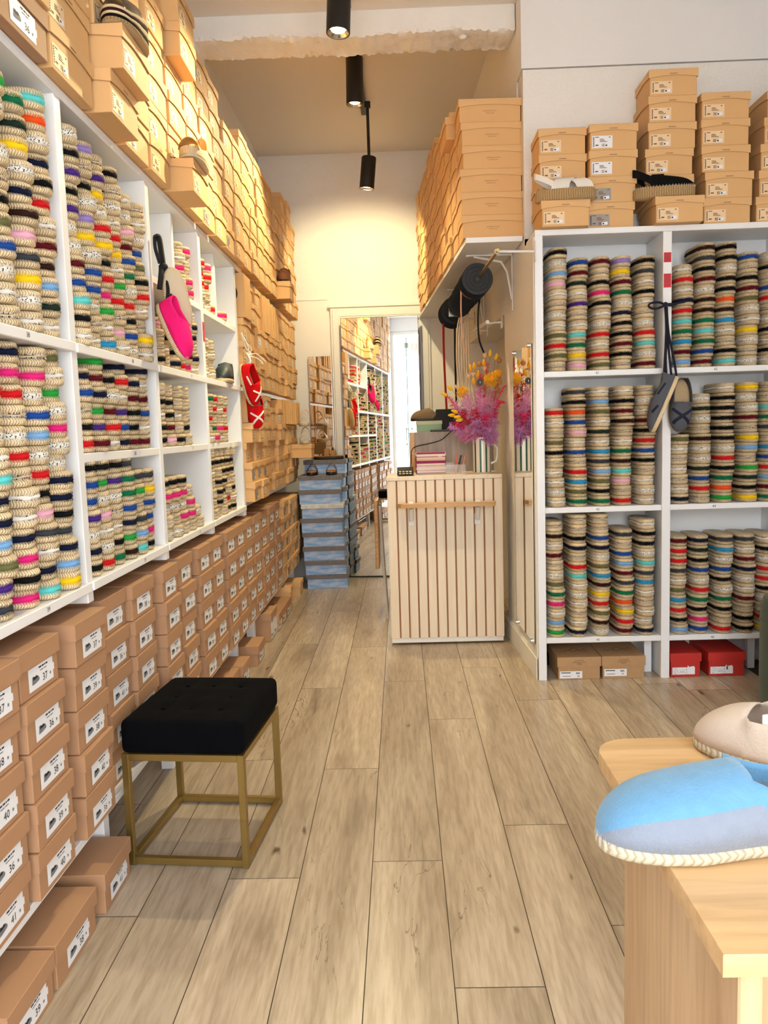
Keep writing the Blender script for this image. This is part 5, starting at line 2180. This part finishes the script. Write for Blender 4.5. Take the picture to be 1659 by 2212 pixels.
# striped jug and bouquet
VX, VY = .455, 4.55
t = thing('jug', 'cream ceramic jug with green stripes on the counter', 'jug', (VX, VY, CZ))
cream = mat('cream_glaze', (240, 232, 214), .22, coat=.4, var=.02, vscale=20)
stripe = mat('green_glaze', (36, 92, 74), .25, coat=.4)
olive_s = mat('olive_glaze', (92, 92, 66), .25, coat=.4)
b = MB()
n = 60
prof = [(.048, 0), (.052, .004), (.052, .1), (.0525, .19), (.0515, .2), (.047, .2), (.046, .01), (0, .008)]
rings = []
for r, z in prof:
    rings.append([(r * math.cos(2 * PI * k / n) + 0, r * math.sin(2 * PI * k / n), z) for k in range(n)])
o = len(b.v)
for rg in rings:
    b.v += rg
s0, s1_, s2_ = b.slot(cream), b.slot(stripe), b.slot(olive_s)
for i in range(len(rings) - 1):
    for k in range(n):
        b.f.append((o + i * n + k, o + i * n + (k + 1) % n, o + (i + 1) * n + (k + 1) % n, o + (i + 1) * n + k))
        ph = k % 6
        st = i in (1, 2) and ph in (0, 1)
        b.m.append((s2_ if (k // 6) % 4 == 1 else s1_) if st else s0)
        b.uv.append(None)
b.build('body', t, 40)
b = MB()
pts = [(.050, -.012, .155), (.072, -.012, .158), (.085, -.012, .14), (.087, -.012, .1), (.078, -.012, .062), (.050, -.012, .05)]
P = []
for i in range(len(pts) - 1):
    for k in range(5):
        P.append(Vector(pts[i]).lerp(Vector(pts[i + 1]), k / 5))
P.append(Vector(pts[-1]))
b.tube(P, .0075, cream, 8)
b.build('handle', t, 60)

t = thing('bouquet', 'dried bouquet of purple plumes, magenta fern and yellow bunny tails in the striped jug', 'bouquet', (VX, VY, CZ + .19))
rb = random.Random(31)
cols = dict(purple=mat('purple_plume', (228, 152, 198), .9), mag=mat('magenta_fern', (238, 50, 112), .9), yel=mat('yellow_tail', (246, 196, 44), .9), org=mat('orange_head', (238, 170, 36), .9),
            stem=mat('dry_stem', (170, 140, 84), .8), pod=mat('brown_pod', (176, 120, 60), .7), lil=mat('lilac_plume', (216, 148, 208), .9), crim=mat('crimson_fern', (214, 30, 64), .9), pale=mat('peach_petal', (240, 196, 150), .8))


def plume(base, tip, wid, m, n=85, droop=.25, r=.0015):
    b = MB()
    base, tip = Vector(base), Vector(tip)
    ax = (tip - base)
    side = ax.cross(Vector((0, 1, .2))).normalized()
    oth = ax.cross(side).normalized()
    b.tube([base, base.lerp(tip, .5) + Vector((0, 0, .01)), tip], .0016, m, 5)
    for i in range(n):
        f = .18 + .82 * i / n
        p = base.lerp(tip, f) + Vector((0, 0, .01 * math.sin(PI * f)))
        a = rb.uniform(0, 2 * PI)
        l = wid * (1.05 - .6 * f) * rb.uniform(.6, 1.1)
        d = (side * math.cos(a) + oth * math.sin(a)) * l + ax.normalized() * l * .75
        e = p + d + Vector((0, 0, -droop * l))
        mid = p.lerp(e, .55) + Vector((0, 0, .18 * l))
        b.tube([p, mid, e], [r * 1.3, r, r * .4], m, 3)
        for h in (.35, .6, .85):
            q0 = p.lerp(e, h)
            dd = d.cross(oth if h != .6 else side).normalized() * l * .32 * (1 if rb.random() < .5 else -1) + d * .2
            b.tube([q0, q0 + dd], [r * .8, r * .3], m, 3)
    b.build('plume', t, 60)


O = Vector((0, 0, -.03))
for (tip, w_, m) in (((-.15, -.06, .20), .07, 'purple'), ((-.08, -.09, .24), .075, 'purple'), ((.0, -.1, .22), .08, 'purple'), ((.06, -.08, .20), .06, 'purple'), ((.075, -.07, .10), .055, 'lil'), ((-.09, -.09, .06), .06, 'purple'),
                     ((.04, -.1, .04), .07, 'lil'), ((.07, -.09, .02), .055, 'lil'), ((-.03, -.1, .10), .07, 'lil'), ((.06, .0, .26), .07, 'purple'), ((-.02, -.06, .28), .07, 'purple'), ((.08, .02, .16), .045, 'purple'), ((-.14, -.03, .10), .055, 'mag'),
                     ((-.11, -.08, .15), .06, 'crim'), ((-.04, -.09, .16), .06, 'crim'), ((.02, -.1, .13), .05, 'mag'), ((.095, -.08, .21), .04, 'mag'), ((-.19, -.04, .25), .035, 'mag'), ((.0, .0, .36), .05, 'crim'), ((.04, .02, .42), .04, 'crim'), ((.11, .0, .36), .03, 'mag'), ((-.18, -.05, .08), .045, 'lil')):
    plume(O + Vector((tip[0] * .15, tip[1] * .15, 0)), tip, w_, cols[m])
# arching magenta sprays to the right
for tip, mid in (((.128, -.08, .285), (.08, -.07, .20)), ((.122, -.07, .20), (.07, -.06, .16))):
    b = MB()
    pts = [Vector((0, 0, 0)).lerp(Vector(mid), k / 6) for k in range(6)] + [Vector(mid).lerp(Vector(tip), k / 8) + Vector((0, 0, .012 * math.sin(PI * k / 8))) for k in range(9)]
    b.tube(pts, .0015, cols['mag'], 5)
    for p in pts[5:]:
        for k in range(9):
            d = Vector((rb.uniform(-1, 1), rb.uniform(-1, 1), rb.uniform(-1, 1))).normalized() * .013
            b.tube([p, p + d], [.0018, .0006], cols['mag'], 3)
    b.build('spray', t, 60)


def tail(p, d, L=.042, r=.0105, m='yel', stem=True):
    b = MB()
    p, d = Vector(p), Vector(d).normalized()
    if stem:
        b.tube([O, O.lerp(p, .6) + Vector((0, 0, .02)), p], .0011, cols['stem'], 4)
    q = d.to_track_quat('Z', 'Y').to_matrix().to_4x4()
    st = len(b.v)
    b.lathe([(.0, 0), (r * .7, L * .08), (r, L * .35), (r * .8, L * .7), (r * .35, L * .95), (0, L)], cols[m], 10, cap0=False, cap1=False)
    b.xform(Matrix.Translation(p) @ q, st)
    b.build('bunny_tail', t, 60)


for p, d, m in (((.055, 0, .455), (.12, 0, 1), 'yel'), ((.085, 0, .435), (.3, 0, 1), 'yel'), ((-.055, -.02, .375), (-.05, 0, 1), 'org'), ((-.035, -.03, .385), (-.02, 0, 1), 'org'), ((-.02, -.02, .34), (.2, -.1, .8), 'org'), ((.02, -.02, .40), (.0, 0, 1), 'org'),
                ((-.19, -.05, .245), (-1, -.1, .5), 'yel'), ((-.16, -.05, .275), (-.8, -.1, .7), 'yel'), ((-.15, -.08, .135), (-1, -.2, .05), 'yel'), ((-.135, -.09, .15), (-1, -.2, .35), 'yel'), ((-.12, -.1, .125), (-1, -.2, .0), 'yel'), ((-.11, -.09, .11), (-1, -.25, -.1), 'yel'), ((-.04, -.05, .30), (-.1, -.1, 1), 'org')):
    tail(p, d, .042, .0105, m)
for c, r_, nn in (((.055, -.05, .325), .036, 190), ((-.105, -.06, .262), .03, 130), ((.095, -.04, .36), .026, 60)):
    b = MB()
    c = Vector(c)
    b.tube([O, c], .0016, cols['stem'], 4)
    b.ball(c, r_ * .6, cols['org'], 12, 8)
    for k in range(nn):
        d = Vector((rb.gauss(0, 1), rb.gauss(0, 1), rb.gauss(0, 1))).normalized()
        if nn == 60:
            b.ball(c + d * r_ * .7, .008, cols['org'], 6, 4)
        else:
            b.tube([c + d * r_ * .5, c + d * r_ * .85, c + d * r_ * 1.15 + Vector((rb.uniform(-.003, .003), 0, rb.uniform(-.003, .003)))], [.0016, .0014, .0022], cols['yel' if k % 3 else 'org'], 4)
    b.build('flower_head', t, 60)
for p in ((-.07, -.03, .34), (-.045, -.04, .345), (.02, -.04, .375), (-.14, -.05, .28)):
    b = MB()
    b.tube([O, Vector(p)], .001, cols['stem'], 4)
    for k in range(5):
        a = 2 * PI * k / 5
        b.add([p, (p[0] + .016 * math.cos(a), p[1] + .01 * math.sin(a), p[2] + .022), (p[0] + .016 * math.cos(a + .9), p[1] + .01 * math.sin(a + .9), p[2] + .024)], [(0, 1, 2)], cols['pale'])
    b.build('flower', t)
for p in ((.105, -.02, .43), (-.005, -.02, .415), (.09, -.05, .27), (.10, -.06, .31)):
    b = MB()
    b.tube([O, O.lerp(Vector(p), .6), Vector(p)], .001, cols['stem'], 4)
    b.ball(p, .0145, cols['pod'], 10, 8, (1, 1, 1.1))
    b.tube([Vector(p) + Vector((0, 0, .014)), Vector(p) + Vector((0, 0, .024))], [.004, .001], cols['pod'], 5)
    b.build('seed_pod', t, 60)
b = MB()
b.lathe([(0, 0), (.0185, 0), (.0195, .002), (.0185, .004), (0, .004)], M['black'], 24, (0, 0, 0), 'Y')
b.lathe([(.0145, .0042), (.0152, .0046), (.0158, .0042)], M['chrome'], 24, (0, 0, 0), 'Y', False, False)
z = [(.001, .009), (-.004, .0), (-.0005, .0), (-.002, -.009), (.004, .001), (.0008, .001)]
b.add([(x, -.0047, zz) for x, zz in z], [tuple(range(6))], M['paper'])
o = b.build('round_tag', t, 40, (-.012, -.105, .31))
o['label'] = 'round black tag with a white lightning bolt'

# ------------------------------------------------------------------ ribbon spools on a rod
RA, RB = Vector((.447, 3.60, 1.962)), Vector((.357, 5.86, 1.955))
t = thing('ribbon_rod', 'brass rod on wall brackets under the wall shelf, threaded with ribbon spools', 'rod', RA)
b = MB()
b.tube([(0, 0, 0), RB - RA], .008, M['gold'], 10)
b.build('rod', t, 60)
for f in (.012, .93):
    p = RA.lerp(RB, f) - RA
    wx = wall_x((RA + p).y + .02) - .0125 if f < .5 else wall_x((RA + p).y + .02) - .002
    b = MB()
    b.tube([p, Vector((wx - RA.x, p.y + .005, p.z - .004))], .0055, M['white_metal'], 8)
    b.box(wx - RA.x - .005, wx - RA.x, p.y - .01, p.y + .02, p.z - .05, p.z + .04, M['white_metal'], .002)
    b.ball(p, .012, M['white_metal'], 8, 6)
    b.build('bracket', t, 60)
dirv = (RB - RA).normalized()
qs = dirv.to_track_quat('Z', 'Y').to_matrix().to_4x4()
spools = [(.275, .079, 'black'), (.33, .079, 'pale pink'), (.385, .077, 'black'), (.44, .077, 'black'), (.50, .075, 'navy'), (.62, .074, 'black'), (.68, .074, 'cream'), (.745, .088, 'black'), (.80, .092, 'red')]
wc = {'black': M['black_cloth'], 'pale pink': mat('blush_ribbon', (228, 176, 150), .8), 'navy': M['navy_cloth'], 'cream': mat('cream_ribbon', (230, 214, 190), .8), 'red': mat('red_ribbon', (170, 24, 30), .8)}
SP = []
for i, (f, r_, c) in enumerate(spools):
    p = RA.lerp(RB, f) - Vector((.010, 0, .012))
    t = thing('ribbon_spool', '%s ribbon spool on the rod, %s from the near end' % (c, ORD[i]), 'ribbon spool', p, (0, 0, 0), 'ribbon spools on the rod')
    b = MB()
    for k in (0, 1):
        h = -.030 + k * .056
        b.lathe([(.0, h), (r_, h), (r_ + .001, h + .001), (r_, h + .003), (0, h + .003)], M['black'], 40)
        if k == 0:
            for q in (.25, .5, .75):
                b.lathe([(r_ * q, h - .0006), (r_ * q + .001, h - .0012), (r_ * q + .002, h - .0006)], M['black_matt'], 40, cap0=False, cap1=False)
            b.lathe([(0, h - .002), (.011, h - .002), (.012, h)], M['black_matt'], 16, cap0=False, cap1=False)
    b.xform(qs)
    b.build('flange', t, 40)
    b = MB()
    b.lathe([(.0, -.026), (r_ - .008, -.026), (r_ - .008, .025), (0, .025)], wc[c], 36)
    b.xform(qs)
    b.build('winding', t, 40)
    SP.append(p)
# hanging ends
def hang(spool, label, pts, m, r, flat=.8):
    base = SP[spool]
    o = ribbon('ribbon', [base + Vector(p) for p in pts], m, r, flat)
    tag(o, label, 'ribbon')


hang(1, 'narrow blush ribbon end hanging from the pink spool', [(-.065, 0, -.03), (-.068, 0, -.14), (-.062, .0, -.28), (-.05, .0, -.36)], wc['pale pink'], .005)
hang(3, 'black ribbon end with a round tag hanging in a curve from the spools', [(.066, 0, -.03), (.055, .0, -.14), (.06, .0, -.26), (.085, .0, -.335)], M['black_cloth'], .007)
b = MB()
b.ball(SP[3] + Vector((.093, 0, -.35)), .015, M['rail'], 12, 8, (1, .4, 1.1))
tg = b.build('ribbon_tag', None, 60)
tag(tg, 'small round wooden tag at the end of a black ribbon', 'tag')
hang(7, 'black ribbon hanging straight down behind the till screen', [(-.0, 0, -.07), (-.002, 0, -.3), (-.0, 0, -.72)], M['black_cloth'], .009)
hang(8, 'red ribbon hanging straight down beside the black one', [(-.062, 0, -.03), (-.062, 0, -.3), (-.05, 0, -.72)], wc['red'], .010)
t = thing('ribbon_bundle', 'bundle of long cream ribbons hanging from the rod', 'ribbons', SP[6])
for k in range(6):
    dx = -.055 + .014 * k
    ribbon('strand', [(dx * .5 + .05, -.03, -.02), (dx + .05, -.035, -.15), (dx * 1.1 + .05, -.03, -.35), (dx * .8 + .05 + .01 * (k % 2), -.03, -.5 - .05 * (k % 3))], wc['cream'], .007, .7, t)
b = MB()
b.box(-.06, -.0, -.115, -.112, -.07, .005, M['chrome'], .002)
b.build('price_card', t)

# ------------------------------------------------------------------ mirrors
t = thing('leaning_mirror', 'tall mirror in the door frame, showing the shop and its bright entrance', 'mirror', (-.14, 6.452, .0), (-.0027, 0, -.0574))
b = MB()
b.box(-.312, .3, 0, .004, .012, 2.085, M['mirror'])
b.build('glass', t)
b = MB()
b.box(-.315, .303, .0042, .012, .0, 2.088, M['black_matt'])
b.box(-.315, .303, -.004, .004, .0, .0118, M['black_matt'], .001)
b.build('backing', t)
t = thing('wall_mirror', 'narrow frameless mirror on the back wall beside the door frame', 'mirror', (-.63, 6.545, 1.4), (0, 0, -.05))
b = MB()
b.box(-.10, .085, 0, .004, -.42, .40, M['mirror'])
b.build('glass', t)
b = MB()
b.box(-.102, .087, .0042, .009, -.422, .402, M['chrome'])
b.build('backing', t)
t = thing('wall_mirror', 'tall mirror on chrome pins beside the right shelving, reflecting jug and counter', 'mirror', (wall_x(3.96) - .014, 3.96, .87), (0, 0, math.atan(.042)))
b = MB()
b.box(-.004, 0, -.225, .22, -.705, .70, M['mirror'])
b.build('glass', t)
b = MB()
b.box(.0004, .006, -.226, .221, -.706, .701, M['black_matt'])
b.build('backing', t)
for y in (-.19, .19):
    for z in (-.70, .695):
        b = MB()
        b.lathe([(0, -.016), (.011, -.014), (.012, -.004), (.012, .012), (0, .012)], M['chrome'], 14, (0, y, z), 'X')
        b.build('pin', t, 50)
wr = thing('wall_hook_rail', 'short white hook rail on the wall above the bouquet', 'hook rail', (.56, 4.75, 1.80))
b = MB()
b.tube([(-.065, -.25, -.03), (-.10, .55, .0)], .011, M['white_metal'], 10)
b.build('rod', wr, 60)
for f, wx in ((.12, .0), (.8, -.04)):
    b = MB()
    p = Vector((-.065, -.25, -.03)).lerp(Vector((-.10, .55, .0)), f)
    b.tube([p, (wall_x(4.75 + p.y) - .56, p.y, p.z + .005)], .006, M['white_metal'], 8)
    b.box(wall_x(4.75 + p.y) - .56 - .006, wall_x(4.75 + p.y) - .56, p.y - .03, p.y + .03, p.z - .03, p.z + .04, M['white_metal'], .002)
    b.build('bracket', wr, 60)

# ------------------------------------------------------------------ blue boxes and sandals at the back
sky = bpy.data.materials.new('sky_print_board')
sky.use_nodes = True
nt = sky.node_tree
p = nt.nodes['Principled BSDF']
tc = nt.nodes.new('ShaderNodeTexCoord')
mp = nt.nodes.new('ShaderNodeMapping')
mp.inputs['Scale'].default_value = (1, 1, 3.5)
nz = nt.nodes.new('ShaderNodeTexNoise')
nz.inputs['Scale'].default_value = 9
nz.inputs['Detail'].default_value = 4
cr = nt.nodes.new('ShaderNodeValToRGB')
cr.color_ramp.elements[0].position = .35
cr.color_ramp.elements[0].color = lin(112, 164, 226)
cr.color_ramp.elements[1].position = .65
cr.color_ramp.elements[1].color = lin(196, 208, 236)
for a_, c_ in ((tc.outputs['Object'], mp.inputs[0]), (mp.outputs[0], nz.inputs['Vector']), (nz.outputs['Fac'], cr.inputs[0]), (cr.outputs[0], p.inputs['Base Color'])):
    nt.links.new(a_, c_)
p.inputs['Roughness'].default_value = .45
stone = mat('stone_print_board', (104, 100, 102), .55, var=.35, vscale=45, stretch=(1, 1, 3))
leafy = mat('leaf_print_board', (196, 204, 200), .5, var=.3, vscale=18)
blue_me = {}


def blue_box(label, x, y, z, wd, h, lidm, rz, back=False, L=.2):
    t = thing('blue_shoe_box', label, 'shoe box', (x, y, z), (0, 0, rz), 'blue sky-print shoe boxes in the back corner')
    key = (wd, h, lidm.name, L)
    if key not in blue_me:
        b1, b2 = MB(), MB()
        b1.box(-wd / 2 + .008, wd / 2 - .008, 0.004, L - .004, 0, h - .005, sky, .0015)
        b2.box(-wd / 2, wd / 2, -.003, L + .003, h - .034, h, lidm, .002)
        blue_me[key] = (b1.mesh('body'), b2.mesh('lid'))
    link('body', blue_me[key][0], t)
    link('lid', blue_me[key][1], t)


rz_ = random.Random(12)
for k in range(8):
    blue_box('blue sky-print shoe box, %s up in the front stack in the back corner' % ORD[k], -.605 - (.008 if k > 1 else 0) + rz_.uniform(-.008, .008) - .006 * (k - 4) * .6, 6.03 + rz_.uniform(-.006, .006), .0005 + k * .1085, .325, .108, leafy if k == 5 else stone, rz_.uniform(-.02, .02))
for k in range(9):
    blue_box('blue sky-print shoe box, %s up in the rear stack against the back wall' % ORD[k], -.605 + rz_.uniform(-.006, .006), 6.245 + rz_.uniform(-.002, .002), .0005 + k * .1085, .335, .108, stone, rz_.uniform(-.005, .005), True, .185)
footbed = mat('cork_footbed', (184, 120, 66), .8, var=.06, vscale=60)
blackl = mat('black_leather', (24, 20, 22), .4)
tanl = mat('tobacco_nubuck', (150, 112, 64), .8)


def two_strap(label, heel, toe, straps, sole, L=.215, Wd=.088, closed=False, group=None):
    t = thing('sandal', label, 'sandal', (0, 0, 0), (0, 0, 0), group)
    b = MB()
    sole_mb(b, shoe_pts(L, Wd), -.024, -.002, sole, footbed, .004)
    b.build('sole', t, 50)
    b = MB()
    sole_mb(b, inset(shoe_pts(L, Wd), -.003), -.002, .006, footbed, footbed, .003)
    b.build('footbed', t, 50)
    for (s, w_, h) in ((.45, .036, .058), (.66, .04, .045)):
        b = MB()
        band(b, s, -1, s + .01, 1, L, Wd, h, straps, w_, 16, -.001, .0035)
        b.build('strap', t, 60)
        b = MB()
        q = Vector((L * s + .008, .35 * hwid(s, Wd), h * .98))
        for sg in (-1, 1):
            b.tube([q + Vector((-.009, -.008 * sg, .002)), q + Vector((.009, -.008 * sg, .002))], .0016, M['gold'], 5)
        b.tube([q + Vector((.009, -.008, .002)), q + Vector((.009, .008, .002))], .0016, M['gold'], 5)
        b.tube([q + Vector((-.009, -.008, .002)), q + Vector((-.009, .008, .002))], .0016, M['gold'], 5)
        b.build('buckle', t, 60)
    orient(t, heel, toe, (0, 0, 1))


zf = .0005 + 8 * .1085 + .0245
two_strap('black two-strap sandal, the one nearer the beige wall, on the front blue stack', (-.68, 6.225, zf), (-.685, 6.035, zf), blackl, M['black_matt'], .205, .088, group='black two-strap sandals on the blue boxes')
two_strap('black two-strap sandal, the one nearer the mirror, on the front blue stack', (-.535, 6.225, zf), (-.535, 6.035, zf), blackl, M['black_matt'], .205, .088, group='black two-strap sandals on the blue boxes')
zr = .0005 + 9 * .1085 + .0245
two_strap('tobacco brown strapped clog shown side-on, on top of the rear blue stack', (-.695, 6.335, zr), (-.455, 6.34, zr), tanl, M['black_matt'], .24, .09)
# strappy sandals on a protruding beige box
t = thing('beige_shoe_box', 'beige shoe box sticking out by the blue stacks, carrying pale strappy sandals', 'shoe box', (-.80, 6.13, 1.005), (0, 0, 0))
b1 = MB()
b1.box(-.12, .125, -.10, .1, 0, .098, M['beige'], .0015)
b1.build('body', t)
b1 = MB()
b1.box(-.123, .128, -.103, .103, .07, .1015, M['beige_lid'], .0015)
b1.build('lid', t)
nude = mat('nude_leather', (226, 190, 152), .5)
for k, (dz, lab, rot) in enumerate(((0, 'lower', -.1), (.135, 'upper', -.25))):
    t = thing('sandal', '%s of two pale strappy wedge sandals stacked above the blue boxes' % lab, 'sandal', (0, 0, 0), (0, 0, 0), 'pale strappy sandals')
    b = MB()
    sole_mb(b, shoe_pts(.2, .085), -.03, -.002, M['palej'], nude, .005)
    b.build('sole', t, 50)
    for (s, w_, h) in ((.74, .05, .04), (.5, .014, .07)):
        b = MB()
        band(b, s, -1, s, 1, .2, .085, h, nude, w_, 16, -.001, .004)
        b.build('strap', t, 60)
    b = MB()
    heel_strap(b, .2, .085, nude, .09, .3, .012, .03)
    b.build('heel_strap', t, 60)
    orient(t, (-.735, 6.215 + .0, 1.137 + dz), (-.725, 6.03, 1.137 + dz), (0, 0, 1))
# folding stool leaning behind the counter
t = thing('folding_stool', 'folded wooden stool with white legs leaning behind the counter', 'stool', (-.135, 5.1, 0), (0, 0, 0))
b = MB()
b.box(-.045, -.02, -.14, .14, .33, .76, M['rail'], .006)
b.build('seat', t)
for yy in (-.09, .09):
    b = MB()
    b.tube([(.02, yy, 0), (.0, yy, .4), (-.012, yy, .72)], .008, M['white_metal'], 8)
    b.build('leg', t, 60)
b = MB()
b.tube([(.008, -.09, .3), (.008, .09, .3)], .006, M['white_metal'], 8)
b.build('stretcher', t, 60)
b = MB()
b.box(.0, .09, 4.80 - .06, 4.80 + .06, 0, .0, M['red_board'])
dups = {k: v for k, v in LABELS.items() if len(v) > 1}
if dups:
    print('DUPLICATE LABELS', len(dups), list(dups.items())[:5])
